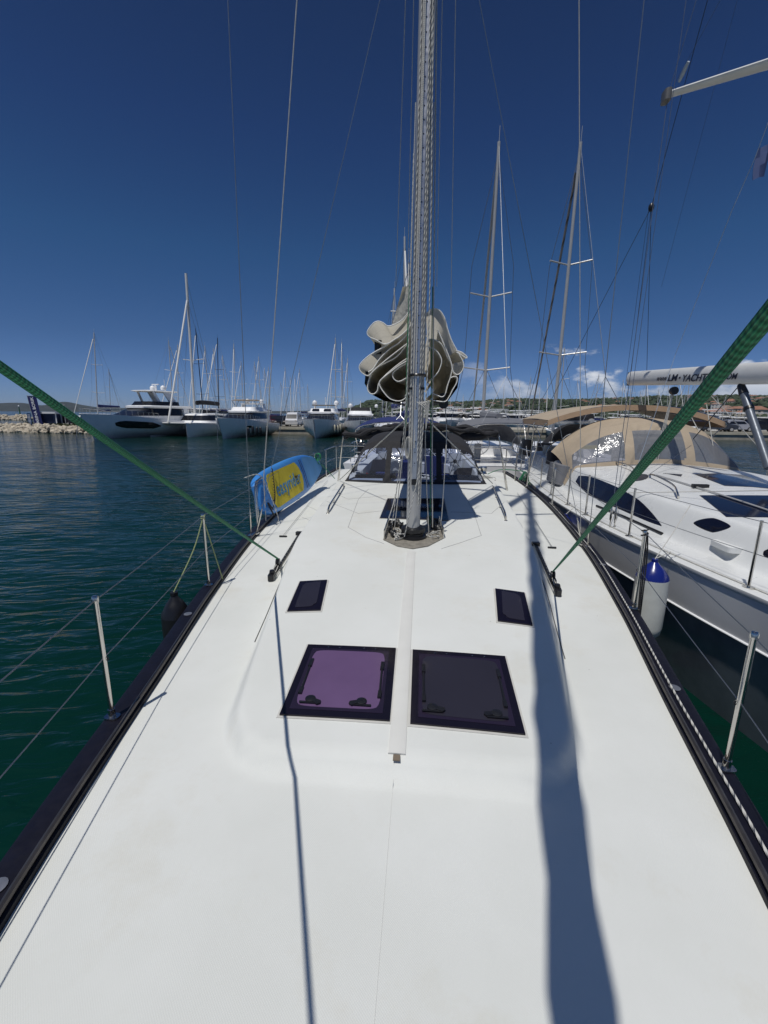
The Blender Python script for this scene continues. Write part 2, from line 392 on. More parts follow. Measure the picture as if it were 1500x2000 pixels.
# ------------------------------------------------------------------ OWN YACHT
XC = -0.08
HW = [(-2.0, 0.04), (-1.6, 0.32), (-0.8, 0.63), (0.0, 0.90), (0.87, 1.16), (1.37, 1.28), (1.85, 1.38), (2.24, 1.46), (3.45, 1.72), (5.2, 2.02), (8.0, 2.30), (10.5, 2.36), (12.3, 2.30)]
RW = [(1.4, 0.84), (1.8, 0.88), (2.2, 0.95), (2.9, 1.06), (4.1, 1.24), (6.5, 1.37), (8, 1.42), (12, 1.42)]
RH = [(1.4, 0.062), (1.8, 0.10), (2.4, 0.165), (3.0, 0.225), (4.2, 0.315), (7.0, 0.41), (8, 0.43)]
def hw(Y): return cr_interp(HW, Y)
def own_z(X, Y):
    x = X-XC; w = max(hw(Y), 0.1)
    z = 1.5+0.035*(1-min(1, (x/w)**2))
    dx = cr_interp(RW, Y)-abs(x); dy = Y-1.52; R = 0.36
    if dx > 0 and dy > 0:
        d = R-math.hypot(R-dx, R-dy) if (dx < R and dy < R) else min(dx, dy)
        bw = 0.075 if dy < dx else 0.10
        s = ss(0, bw, d) if d > 0 else 0
        z += cr_interp(RH, Y)*s
        if Y > 7.5 and abs(x) < 1.12: z = lerp(z, 1.22, ss(7.5, 7.62, Y)*ss(1.12, 1.05, abs(x)))
    elif Y > 7.5 and abs(x) < 1.12: z = lerp(z, 1.22, ss(7.5, 7.62, Y))
    return z
def OS(px, py, dz=0.0):
    p = onS(px, py, own_z); return Vector((p.x, p.y, p.z+dz))
def S3(X, Y, dz=0.0): return Vector((X, Y, own_z(X, Y)+dz))
yacht = thing('sailing_yacht', 'white-decked sailing yacht with black rails filling the foreground, dark hatches and grey mast', 'sailing yacht', (XC, 5.0, 0.0))
def own_hull():
    m = MB(); ys = [-2.0+14.3*(i/60)**1.15 for i in range(61)]; P = []
    for y in ys:
        w = hw(y)+0.125; r = []
        for k in range(-14, 15):
            a = k/14; t = abs(a); zz = 1.44-(1.44+0.45)*(1-t)**0.8 if t < 1 else 1.44
            xx = w*(1-(1-t)**3.2)
            r.append((XC+math.copysign(xx, a) if a else XC, y+0.25*(1-t)*(1 if y < 1 else 0), zz))
        P.append(r)
    m.grid(P); m.add([Vector(p) for p in P[-1]], [tuple(range(29))])
    m.build('hull', mat('navy_hull', (0.012, 0.014, 0.026), 0.12, var=0.1), yacht)
    m = MB(); P = []
    for i in range(330):
        y = -1.98+14.23*i/329; w = hw(y); r = []
        for k in range(181):
            x = XC+w*(-1+k/90); r.append((x, y, own_z(x, y)))
        P.append(r)
    m.grid(P, flip=True); m.build('deck', DECK, yacht, recalc=False, ang=60)
own_hull()
def rails():
    ys = [-1.98+14.23*i/110 for i in range(111)]
    for sx in (-1, 1):
        m = MB(); P = []
        for y in ys:
            w = hw(y); e = w+0.13
            r = [(XC+sx*a, y, z) for a, z in ((w-0.012, 1.488), (w-0.010, 1.522), (w+0.004, 1.530), (w+0.03, 1.532), (e-0.02, 1.530), (e-0.003, 1.522), (e, 1.50), (e, 1.42))]
            P.append(r)
        m.grid(P); o = m.build('rubbing_strake', NAVY, yacht)
        m = MB(); m.tube([(XC+sx*(hw(y)+0.006), y, 1.545) for y in ys], 0.0125, 8); m.build('toe_rail', mat('rail_metal', (0.10, 0.09, 0.085), 0.35, 0.7, 0.3, vs=8), yacht)
        # drain plates, screws along the strake
        for y in (0.55, 1.0, 2.95, 6.2) if sx < 0 else (2.35, 4.5, 7.5):
            m = MB(); m.lathe([(0.001, 1.532), (0.028, 1.533), (0.030, 1.537), (0.020, 1.538), (0.001, 1.538)], (XC+sx*(hw(y)+0.07), y, 0), 16)
            m.build('filler_cap', mat('worn_steel', (0.45, 0.45, 0.46), 0.35, 0.8, 0.3), yacht)
rails()
# stanchions
st0 = None
def stanchion(x, y, sx, h=0.66):
    global st0
    if st0 is None:
        m = MB(); m.tube([(0, 0, 0.0), (0, 0, h-0.02), (0, 0, h)], 0.0125, 14); st0 = m.build('stanchion', STEEL, yacht, local=True)
        m = MB(); m.lathe([(0.012, h-0.03), (0.0155, h-0.028), (0.016, h-0.006), (0.012, h+0.002), (0.001, h+0.004)], seg=14); m.build('stanchion_cap', STEEL, st0, local=True)
        m = MB(); m.rbox((0, 0, 0.006), (0.075, 0.05, 0.008), 0.4); m.tube([(0, 0, 0), (0, 0, 0.05)], 0.017, 12); m.build('base_plate', STEEL, st0, local=True)
        m = MB(); m.tube([(0.02*cos(a), 0.006, 0.33+0.012*sin(a)) for a in [2*pi*k/10 for k in range(10)]], 0.0025, 6, closed=True); m.build('wire_eye', BLACK, st0, local=True)
        o = st0
    else: o = copy_tree(st0, yacht)
    o.location = (x-XC, y-5.0, 1.532); return o
STL = [(-1.535+0.0, 1.80), (-1.885, 3.52), (-2.33, 7.6), (-2.42, 9.6)]
STR = [(1.372, 1.755), (1.73, 3.42), (2.22, 7.5), (2.28, 9.6)]
for x, y in STL: stanchion(x, y, -1)
for x, y in STR: stanchion(x, y, 1)
LT = 0.64
def lifelines():
    for side, st in ((-1, STL), (1, STR)):
        for zz in (1.532+0.335, 1.532+LT):
            pts = [(XC+side*0.55, -1.0, zz)]+[(side*1.0+XC, -0.1, zz)]+[(x, y, zz) for x, y in st]+[(XC+side*2.3, 11.9, zz)]
            full = []
            for a, b in zip(pts, pts[1:]): full += line(a, b, 8, 0.006)[:-1]
            full.append(Vector(pts[-1])); MB().tube(full, 0.0028, 6).build('lifeline', WIRE, yacht)
lifelines()
# hatches
def quad_on(zf, C4, dz, nu=10, nv=10):
    (a, b, c, d) = C4; P = []
    for i in range(nv+1):
        r = []
        for j in range(nu+1):
            u, v = j/nu, i/nv
            x = (a[0]*(1-u)+b[0]*u)*(1-v)+(d[0]*(1-u)+c[0]*u)*v; y = (a[1]*(1-u)+b[1]*u)*(1-v)+(d[1]*(1-u)+c[1]*u)*v
            r.append(Vector((x, y, zf(x, y)+dz)))
        P.append(r)
    return P
PURP = mat('purple_acrylic', (0.125, 0.075, 0.16), 0.14, 0, 0.12, vs=3)
RINGM = mat('tinted_ring', (0.020, 0.014, 0.030), 0.12, 0, 0.1)
DPUR = mat('smoked_acrylic', (0.026, 0.024, 0.034), 0.07, 0, 0.1, vs=2)
HFR = mat('hatch_border', (0.008, 0.006, 0.012), 0.12, 0, 0.1)
SEAL = mat('hatch_seal', (0.55, 0.54, 0.50), 0.5, 0, 0.1)
def inset(C4, d):
    c = (sum(p[0] for p in C4)/4, sum(p[1] for p in C4)/4); out = []
    for p in C4:
        sx = 1 if p[0] > c[0] else -1; sy = 1 if p[1] > c[1] else -1; out.append((p[0]-sx*d, p[1]-sy*d))
    return out
def hatch(C4, lens, fw=0.05, handles=(), zf=own_z, parent=None, label=None, dz=0.0, seal=True, screws=True):
    # corners: near-left, near-right, far-right, far-left
    parent = parent or yacht
    if seal:
        o8 = inset(C4, -0.012); m = MB(); m.grid(quad_on(zf, o8, 0.004+dz), (0, 0, -0.02)); base = m.build('hatch', SEAL, parent)
    else: base = parent
    m = MB(); m.grid(quad_on(zf, C4, 0.013+dz), (0, 0, -0.012)); fr = m.build('hatch_frame' if seal else 'hatch', HFR, base)
    root = base if seal else fr
    if label: root['label'] = label
    if handles:
        m = MB(); m.grid(quad_on(zf, inset(C4, fw*0.82), 0.0148+dz), (0, 0, -0.004)); m.build('pane_border', RINGM, root)
    m = MB(); i4 = inset(C4, fw*(1.22 if handles else 1))
    P = quad_on(zf, i4, 0.0165+dz, 16, 16); cx = sum(p[0] for p in i4)/4; cy = sum(p[1] for p in i4)/4
    for r in P:                      # round the corners
        for p in r:
            u = (p.x-cx)/max(1e-6, (i4[1][0]-i4[0][0]+i4[2][0]-i4[3][0])/4); v = (p.y-cy)/max(1e-6, (i4[3][1]-i4[0][1]+i4[2][1]-i4[1][1])/4)
            k = abs(u*v)**6; p.x -= (p.x-cx)*0.07*k; p.y -= (p.y-cy)*0.07*k
    m.grid(P, (0, 0, -0.006)); m.build('pane', lens, root)
    if handles:
        for hx, rot in handles:
            a = i4[0]; b = i4[1]; x = lerp(a[0], b[0], hx); y = lerp(a[1], b[1], hx)+0.045
            z = zf(x, y)+0.018+dz; M = Matrix.Rotation(rot, 3, 'Z')
            m = MB(); m.lathe([(0.026, 0), (0.026, 0.006), (0.018, 0.009), (0.001, 0.009)], (x, y, z), 18)
            pl = [(0.018, -0.012), (0.055, -0.016), (0.065, 0), (0.055, 0.016), (0.018, 0.012)]
            m.prism(pl, 0.001, 0.007, (x, y, z), M); m.box(Vector((x, y-0.026, z+0.002)), (0.10, 0.012, 0.004)); m.build('handle', BLACK, root)
        for s_ in (0.02, 0.98):
            m = MB()
            x0 = lerp(i4[0][0], i4[1][0], s_); x1 = lerp(i4[3][0], i4[2][0], s_)
            ya, yb = i4[0][1]+0.10, i4[3][1]-0.12
            m.tube([(lerp(x0, x1, q), lerp(ya, yb, q), zf(lerp(x0, x1, q), lerp(ya, yb, q))+0.022+dz) for q in (0, 0.5, 1)], 0.006, 6)
            m.box((x0, ya, zf(x0, ya)+0.022+dz), (0.018, 0.05, 0.010)); m.box((x1, yb, zf(x1, yb)+0.022+dz), (0.018, 0.07, 0.010))
            m.build('stay_arm', BLACK, root)
    if screws:
        m = MB(); f4 = inset(C4, fw*0.5)
        for q in (0.22, 0.36, 0.66, 0.80):
            x = lerp(f4[3][0], f4[2][0], q); y = lerp(f4[3][1], f4[2][1], q)
            m.lathe([(0.004, 0), (0.004, 0.002), (0.001, 0.003)], (x, y, zf(x, y)+0.013+dz), 8)
        m.build('screw', STEEL, root)
    return root
def pxq(L): return [tuple(OS(*p)[:2]) for p in L]
hatch(pxq([(546, 1399), (761, 1411), (773, 1269), (602, 1262)]), PURP, 0.045, ((0.17, -0.5), (0.78, pi+0.4)), label='square foredeck hatch with a purple tinted pane')
hatch(pxq([(801, 1416), (1026, 1438), (986, 1285), (806, 1272)]), DPUR, 0.045, ((0.12, -0.3), (0.86, pi+0.2)), label='square foredeck hatch with a near black pane')
hatch(pxq([(561, 1196), (626, 1194), (639, 1135), (586, 1138)]), DPUR, 0.04)
hatch(pxq([(972, 1215), (1040, 1224), (1024, 1160), (967, 1152)]), DPUR, 0.04)
hatch(pxq([(742, 1013), (876, 1018), (867, 975), (757, 975)]), GLASS, 0.05)
# reflections-free printed notice behind the small left hatch is left out
def centre_strip():
    a = OS(775, 1473); b = OS(803, 1078); m = MB(); P = []
    for i in range(30):
        y = lerp(a.y, b.y, i/29); x = lerp(a.x, b.x, i/29); P.append([Vector((x+d*0.038, y, own_z(x, y)+h)) for d, h in ((-1, 0.0), (-1, 0.004), (-0.9, 0.006), (0.9, 0.006), (1, 0.004), (1, 0.0))])
    m.grid(P); m.add(P[0], [(0, 1, 2, 3, 4, 5)]); m.build('rope_conduit_cover', mat('cover_cream', (0.66, 0.655, 0.61), 0.5, var=0.05), yacht)
    m = MB(); m.box((a.x, a.y-0.018, own_z(a.x, a.y-0.02)+0.004), (0.03, 0.03, 0.006)); m.build('conduit_end', mat('brown_seal', (0.18, 0.14, 0.10), 0.7), yacht)
    # panel seams in the coachroof
    m = MB()
    for L in ([(680, 1030), (700, 975), (720, 955)], [(940, 1046), (925, 1000), (905, 962)], [(590, 1010), (700, 1003), (745, 998)], [(600, 988), (680, 975), (755, 968)],
              [(940, 1046), (900, 1060), (862, 1072)], [(680, 1030), (715, 1050), (750, 1062)], [(880, 1000), (960, 1003), (1010, 1005)]):
        P = []
        for (p, q) in zip(L, L[1:]):
            A, B = OS(*p), OS(*q)
            for k in range(8): x = lerp(A.x, B.x, k/8); y = lerp(A.y, B.y, k/8); P.append((x, y, own_z(x, y)+0.0005))
        P.append(OS(*L[-1])); m.tube(P, 0.0022, 5)
    m.build('deck_seam', mat('seam', (0.25, 0.25, 0.25), 0.7, var=0), yacht)
    m = MB()
    A = OS(770, 1480); P = [S3(lerp(A.x, -0.075, k/60), lerp(A.y, -1.0, k/60), 0.0002) for k in range(61)]; m.tube(P, 0.0009, 5)
    m.build('deck_joint', mat('seam_light', (0.60, 0.60, 0.57), 0.6, var=0), yacht)
centre_strip()
# handrails
for L in ([(640, 1003), (650, 980), (662, 962), (672, 950)], [(988, 1017), (982, 995), (973, 972), (962, 955)]):
    P = [OS(*p) for p in L]; d = (P[-1]-P[0]).normalized(); m = MB()
    pp = [P[0]+Vector((0, 0, 0.0))]+[P[0]+d*0.12+Vector((0, 0, 0.055))]+[S3(lerp(P[0].x, P[-1].x, k/6), lerp(P[0].y, P[-1].y, k/6), 0.06) for k in range(1, 6)]+[P[-1]-d*0.12+Vector((0, 0, 0.055)), P[-1]]
    m.tube(smooth_path(pp, 4), 0.0125, 10); h = m.build('handrail', STEEL, yacht)
    m = MB()
    for k in (0, 2, 4, 6):
        q = S3(lerp(P[0].x, P[-1].x, k/6), lerp(P[0].y, P[-1].y, k/6)); m.lathe([(0.02, 0), (0.02, 0.004), (0.008, 0.01), (0.008, 0.055)], q, 10)
    m.build('foot', STEEL, h)
# genoa tracks with cars
GT = {}
for sx, a, b in ((-1, (530, 1134), (584, 1046)), (1, (1089, 1163), (1047, 1067))):
    A, B = OS(*a), OS(*b); n = (B-A).normalized(); m = MB(); P = []
    sd = Vector((n.y, -n.x, 0))
    for k in range(14):
        c = A.lerp(B, k/13); c = Vector((c.x, c.y, own_z(c.x, c.y)))
        P.append([c+sd*u+Vector((0, 0, h)) for u, h in ((-0.018, 0.0), (-0.018, 0.006), (-0.012, 0.022), (0.012, 0.022), (0.018, 0.006), (0.018, 0.0))])
    m.grid(P); tr = m.build('genoa_track', mat('track_black', (0.02, 0.02, 0.022), 0.4, 0.4), yacht)
    m = MB()
    for k in range(1, 16):
        c = A.lerp(B, k/16); m.lathe([(0.0055, 0.0), (0.0055, 0.0015)], (c.x, c.y, own_z(c.x, c.y)+0.0225), 8)
    m.build('pin_hole', ALU, tr)
    M = frame((0, 0, 0), sd, n).to_3x3()
    c = A+n*0.02; z = own_z(c.x, c.y)
    m = MB(); m.rbox((c.x, c.y, z+0.035), (0.055, 0.12, 0.05), 0.3, M=M); m.lathe([(0.026, 0), (0.028, 0.012), (0.022, 0.03), (0.001, 0.032)], (c.x, c.y+0.02, z+0.06), 14); m.build('end_block', BLACK, tr)
    c = A+n*0.30; z = own_z(c.x, c.y)
    m = MB(); m.rbox((c.x, c.y, z+0.03), (0.06, 0.13, 0.03), 0.2, M=M); m.build('sheet_car', BLACK, tr)
    M2 = Matrix.Rotation(pi/2, 3, 'Y')
    m = MB(); m.lathe([(0.012, -0.018), (0.036, -0.018), (0.038, -0.010), (0.030, 0), (0.038, 0.010), (0.036, 0.018), (0.012, 0.018)], (c.x, c.y, z+0.078), 18, M=M @ M2); m.build('sheave', BLACK, tr)
    m = MB(); q = A+n*0.16; m.tube(smooth_path([(A.x+0.01, A.y+0.03, z+0.05), (q.x+0.012, q.y, z+0.04), (c.x+0.006, c.y, z+0.05)], 5), 0.004, 6)
    m.tube(smooth_path([(A.x-0.012, A.y+0.03, z+0.05), (q.x-0.014, q.y, z+0.06), (c.x-0.006, c.y, z+0.06)], 5), 0.004, 6)
    e = B; m.tube(smooth_path([(A.x+0.03*-sx, A.y, z+0.03), (lerp(A.x, B.x, .5)-0.035*sx, lerp(A.y, B.y, .5), own_z(lerp(A.x, B.x, .5), lerp(A.y, B.y, .5))+0.02), (B.x-0.03*sx, B.y, own_z(B.x, B.y)+0.02)], 6), 0.004, 6)
    m.build('control_line', ROPEP, tr)
    m = MB(); m.box((B.x, B.y+0.03, own_z(B.x, B.y)+0.022), (0.09, 0.06, 0.04)); m.build('track_end', BLACK, tr)
    GT[sx] = Vector((c.x, c.y, z+0.115))
# padeye beside each track
for a, b in (((553, 1049), (640, 940)), ((1078, 1071), (1010, 965))):
    A = OS(*a); B = OS(*b); m = MB(); m.rbox((A.x, A.y, A.z+0.01), (0.10, 0.03, 0.016), 0.4); m.build('padeye', BLACK, yacht)
    MB().tube(line(A+Vector((0, 0, 0.02)), B+Vector((0, 0, 0.03)), 6), 0.003, 6).build('barber_hauler', WIRE, yacht)
# dark gutter line along coachroof sides
for sx in (-1, 1):
    P = []
    for k in range(40):
        y = 2.62+4.3*k/39; x = XC+sx*(cr_interp(RW, y)+0.012); P.append((x, y, own_z(x, y)+0.001))
    MB().tube(P, 0.0035, 5).build('coachroof_gutter', mat('gutter', (0.05, 0.05, 0.05), 0.6), yacht)
# ---- green sheets
def gsheet(sx, p2, rad):
    A = GT[sx]; A2 = CAMP+ray(*p2[0])*p2[1]; d = (A2-A).normalized()
    P = line(A, A2+(A2-A)*0.55, 34, 0.010)
    o = MB().tube(P, rad, 12).build('sheet_rope', ROPEG)
    return tag(o, 'green braided rope crossing the view from the %s deck track up past the %s edge' % (('left', 'left') if sx < 0 else ('right', 'right')), 'rope', 'green sheets of the near yacht')
gsheet(-1, ((0, 706), 0.72, None), 0.0088); gsheet(1, ((1500, 596), 0.315, None), 0.0072)
# ---- white flecked line lying on the right strake
P = [Vector((XC+hw(y)+0.055+0.006*sin(y*1.7), y, 1.541)) for y in [0.2+7.6*k/80 for k in range(81)]]
tag(MB().tube(P, 0.0058, 8).build('deck_line', ROPEW), 'thin white rope with black flecks laid along the right black rail', 'rope')
# ------------------------------------------------------------------ mast and rig
MB0 = OS(806, 1052); MTOP = atY(835, 0, 4.32)
mdir = (MTOP-Vector((MB0.x, 4.2, MB0.z))); MBASE = Vector((MB0.x, 4.2, own_z(MB0.x, 4.2))); mdir = (MTOP-MBASE).normalized()
def mpt(z, dx=0, dy=0): t = (z-MBASE.z)/mdir.z; return MBASE+mdir*t+Vector((dx, dy, 0))
def rigmast():
    def sec(k, n=24):
        a = 2*pi*k/n; return (0.068*cos(a)*(1 if sin(a) > 0 else 1), 0.115*sin(a)*(1.0 if sin(a) > 0 else 0.82))
    m = MB(); zs = [MBASE.z, 2.3, 3, 4.2, 5.4, 6.6, 9, 13, 18.5]
    m.grid([[mpt(z, *sec(k)) for k in range(24)] for z in zs], wrap=True); mast = m.build('mast', ALU, yacht)
    m = MB(); b = MBASE
    m.lathe([(0.14, 0.0), (0.14, 0.02), (0.105, 0.03), (0.105, 0.05), (0.118, 0.065), (0.118, 0.10), (0.095, 0.115), (0.08, 0.125)], (b.x, b.y, b.z), 28); m.build('mast_collar', BLACK, mast)
    # front spar track with holes
    m = MB(); zz = [2.45+0.5*k for k in range(14)]
    m.grid([[mpt(z, dx, -0.098-dy) for dx, dy in ((-0.02, 0), (-0.02, 0.01), (0.02, 0.01), (0.02, 0))] for z in zz]); m.build('spar_track', mat('track_alu', (0.55, 0.56, 0.58), 0.3, 0.8), mast)
    m = MB(); 
    for k in range(60):
        z = 2.6+0.1*k; p = mpt(z, 0, -0.1085); m.box(p, (0.009, 0.003, 0.009))
    m.build('track_hole', BLACK, mast)
    m = MB(); p = mpt(2.42, 0, -0.105); m.box(p, (0.05, 0.03, 0.05)); m.build('track_stop', BLACK, mast)
    for dx in (-0.055, 0.055): m = MB(); m.box(mpt(3.28, dx, -0.085), (0.035, 0.03, 0.02)); m.build('rope_guide', BLACK, mast)
    m = MB(); m.box(mpt(2.95, 0, -0.117), (0.03, 0.02, 0.28)); m.build('track_car', mat('car_alu', (0.6, 0.62, 0.66), 0.3, 0.8), mast)
    # out of frame upper spreaders
    m = MB()
    for z, l in ((8.2, 1.15), (12.6, 0.85)):
        for sx in (-1, 1): c = mpt(z); m.tube([c, c+Vector((sx*l*0.5, 0.12, 0.04)), c+Vector((sx*l, 0.3, 0.08))], [0.045, 0.035, 0.02], 8)
    m.build('spreader', ALU, mast)
    # halyards on the front face of the mast
    rp = [(-0.052, -0.085, ROPEW), (-0.030, -0.108, ROPEP), (0.030, -0.108, ROPEW), (0.050, -0.09, ROPEW), (-0.012, -0.122, ROPEP), (0.064, -0.06, ROPEP)]
    for i, (dx, dy, mt) in enumerate(rp):
        zb = 2.5+0.06*i if i in (1, 2, 4) else 2.2
        pts = [mpt(z, dx*(1-0.02*z)+0.004*sin(z*1.3+i), dy) for z in [zb, 3, 4, 5, 6, 8, 12, 17]]
        MB().tube(pts, 0.0052, 7).build('halyard', mt, yacht)
    # free ropes from the base blocks: (pixel bottom, pixel top, Y bottom, Y top, material)
    def fr(pts, mt, r=0.0048): MB().tube(smooth_path(pts, 5), r, 7).build('halyard', mt, yacht)
    O = lambda x, y, Y: atY(x, y, Y)
    fr([O(765, 1035, 4.35), O(778, 930, 4.30), O(790, 830, 4.25), O(797, 700, 4.2), O(803, 480, 4.2), O(808, 300, 4.2)], ROPEW)
    fr([O(770, 1038, 4.35), O(783, 920, 4.30), O(795, 800, 4.25), O(800, 600, 4.2), O(812, 200, 4.2)], ROPEP)
    fr([O(757, 1020, 4.5), O(768, 985, 4.55), O(772, 965, 4.6)], ROPEP)
    fr([O(790, 1048, 4.08), O(803, 990, 4.05), O(818, 920, 4.05), O(827, 830, 4.05), O(836, 700, 4.1), O(842, 400, 4.1), O(846, 0, 4.1)], ROPEW)
    fr([O(838, 1048, 4.3), O(833, 940, 4.3), O(831, 830, 4.3), O(840, 560, 4.3), O(848, 200, 4.3)], ROPEP)
    fr([O(845, 1030, 4.4), O(844, 900, 4.4), O(846, 700, 4.4), O(849, 400, 4.4), O(853, 0, 4.4)], ROPEP, 0.006)
    fr([O(861, 1028, 4.45), O(866, 960, 4.5), O(872, 860, 4.6), O(870, 795, 4.8)], ROPEP)
    fr([O(840, 1025, 4.42), O(841, 900, 4.42), O(843, 700, 4.42), O(845, 560, 4.42)], ROPEG)
    fr([O(794, 830, 4.3), O(797, 700, 4.3), O(800, 560, 4.3), O(803, 540, 4.3)], ROPEG, 0.007)
    fr([O(792, 840, 4.3), O(795, 700, 4.32), O(797, 620, 4.32)], ROPEG, 0.005)
    # coil tied on the mast
    m = MB(); c = O(796, 862, 4.12)
    for k in range(4): m.tube([c+Vector((0.022*cos(a)+0.006*k, 0.01*k, -0.06+0.10*sin(a))) for a in [2*pi*q/16 for q in range(16)]], 0.0045, 6, closed=True)
    m.build('rope_coil', ROPEP, yacht)
    m = MB(); c = O(818, 792, 4.0)
    for k in range(5): m.tube(smooth_path([c+Vector((0.02*k-0.02, 0, 0.03)), c+Vector((0.05+0.01*k, -0.01, -0.02+0.01*k)), c+Vector((0.07, 0, -0.12-0.02*k))], 5), 0.0045, 6)
    m.build('rope_coil', ROPEP, yacht)
    # step pit with perforated plates, blocks, rope tangle
    m = MB(); pit = [OS(*p) for p in ((748, 1055), (758, 1026), (860, 1028), (867, 1052), (836, 1068), (806, 1073), (776, 1068))]
    m.poly([p+Vector((0, 0, 0.004)) for p in pit], (0, 0, 0.006)); m.build('mast_step_plate', mat('step_plate', (0.26, 0.24, 0.20), 0.5, 0.0, 0.4, vs=20), yacht)
    for (a, b) in (((750, 1056), (760, 1024)), ((858, 1026), (866, 1052))):
        A, B = OS(*a), OS(*b); m = MB()
        for h in (0.02, 0.10): m.tube([A+Vector((0, 0, h)), B+Vector((0, 0, h))], 0.006, 6)
        for k in range(9): q = A.lerp(B, k/8); m.tube([q, q+Vector((0, 0, 0.105))], 0.0045, 6)
        m.build('organiser_rack', STEEL, yacht)
    bl = None
    for i, (px, py, h) in enumerate(((764, 1032, .05), (763, 1042, .05), (768, 1050, .04), (775, 1030, .05), (784, 1036, .05), (851, 1028, .05), (853, 1040, .05), (845, 1034, .06), (838, 1026, .07), (788, 1052, .03))):
        q = OS(px, py, h)
        if bl is None:
            m = MB(); M2 = Matrix.Rotation(pi/2, 3, 'Y')
            m.lathe([(0.010, -0.02), (0.040, -0.02), (0.042, -0.010), (0.032, 0), (0.042, 0.010), (0.040, 0.02), (0.010, 0.02)], (0, 0, 0), 18, M=M2); m.box((0, 0, -0.03), (0.03, 0.05, 0.05)); bl = m.build('rope_block', BLACK, yacht, local=True)
            m = MB(); m.lathe([(0.008, 0.021), (0.008, 0.023)], seg=8, M=M2); m.build('axle', STEEL, bl, local=True); o = bl
        else: o = copy_tree(bl, yacht)
        o.location = q-Vector((XC, 5, 0)); o.rotation_euler = (0, 0, 0.35*(i % 3-1))
    rr = random.Random(4); m = MB()
    for k in range(7):
        c = OS(rr.uniform(775, 792), rr.uniform(1042, 1060)); pts = [c+Vector((rr.uniform(-.06, .06), rr.uniform(-.06, .06), rr.uniform(0.01, .06))) for _ in range(6)]
        m.tube(smooth_path(pts, 5), 0.0045, 6)
    for k in range(4):
        c = OS(rr.uniform(834, 852), rr.uniform(1044, 1060)); pts = [c+Vector((rr.uniform(-.05, .05), rr.uniform(-.05, .05), rr.uniform(0.01, .05))) for _ in range(6)]
        m.tube(smooth_path(pts, 5), 0.0045, 6)
    m.build('rope_tangle', ROPEW, yacht)
    # preventer lines from gooseneck to dodger feet
    g = mpt(3.1, 0, 0.12)
    for px, py in ((664, 940), (962, 948)):
        MB().tube(line(g, OS(px, py, 0.03), 4), 0.0075, 8).build('runner_line', ROPEP, yacht)
    # shrouds
    for sx in (-1, 1):
        ch = Vector((XC+sx*(hw(5.15)+0.05), 5.15, 1.53))
        if sx < 0: tops = [atY(445, 0, 4.6), atY(742, 0, 4.35)]; mids = [(485, 1000), (528, 930)]
        else: tops = [atY(1258, 0, 4.6), atY(936, 0, 4.35)]
        for k, tp in enumerate(tops):
            b = ch+Vector((-sx*0.03*k, 0.10*k, 0)); d = (tp-b).normalized(); e = b+d*((tp-b).length*1.25)
            w = MB().tube([b+d*0.35, e], 0.0042 if k == 0 else 0.003, 6).build('shroud', mat('rod_grey', (0.30, 0.33, 0.36), 0.35, 0.6), yacht)
            m = MB(); m.tube([b, b+d*0.1, b+d*0.12, b+d*0.30, b+d*0.32, b+d*0.37], [0.008, 0.008, 0.013, 0.013, 0.007, 0.006], 10); m.rbox((b.x, b.y, 1.535), (0.06, 0.10, 0.012), 0.3); m.build('turnbuckle', STEEL, w)
        if sx < 0:
            b = ch+Vector((0.0, 0.55, 0.66)); tp = atY(580, 0, 5.3); MB().tube(line(b-Vector((0, 0, 0.6)), b, 2)+[tp+(tp-b)*0.3], 0.0062, 8).build('spare_halyard', ROPEP, yacht)
        else:
            b = ch+Vector((0.02, 0.3, 0.0)); tp = atY(1131, 0, 5.0); 
            MB().tube([b, tp+(tp-b)*0.3], 0.0042, 6).build('spare_halyard', ROPEP, yacht)
    # forestay with furled genoa (above and behind the camera) - it throws the long shadow on the deck
    a = Vector((XC, -1.65, 1.6)); b = mpt(17.2, -0.35); m = MB(); rr = random.Random(9)
    P = [a.lerp(b, k/80) for k in range(81)]; R = [0.03 if k < 3 else (0.064+0.026*sin(pi*min(1, k/60)))*(1+0.10*sin(k*1.9)+0.06*rr.uniform(-1, 1)) for k in range(81)]
    R[-6:] = [0.05, 0.04, 0.03, 0.02, 0.01, 0.006]
    m.tube(P, R, 12); m.build('furled_genoa', SAIL, yacht)
    # jack lines beside the mast
    for L, mt in ((((792, 0), (773, 560), 6.4), WIRE), (((808, 0), (796, 540), 6.4), WIRE), (((864, 0), (853, 560), 6.4), WIRE), (((890, 0), (880, 640), 6.8), WIRE)):
        a = atY(*L[1], L[2]); b = atY(*L[0], L[2]-1.0); MB().tube([a, b+(b-a)*0.25], 0.0036, 6).build('lazy_jack', ROPEP, yacht)
rigmast()
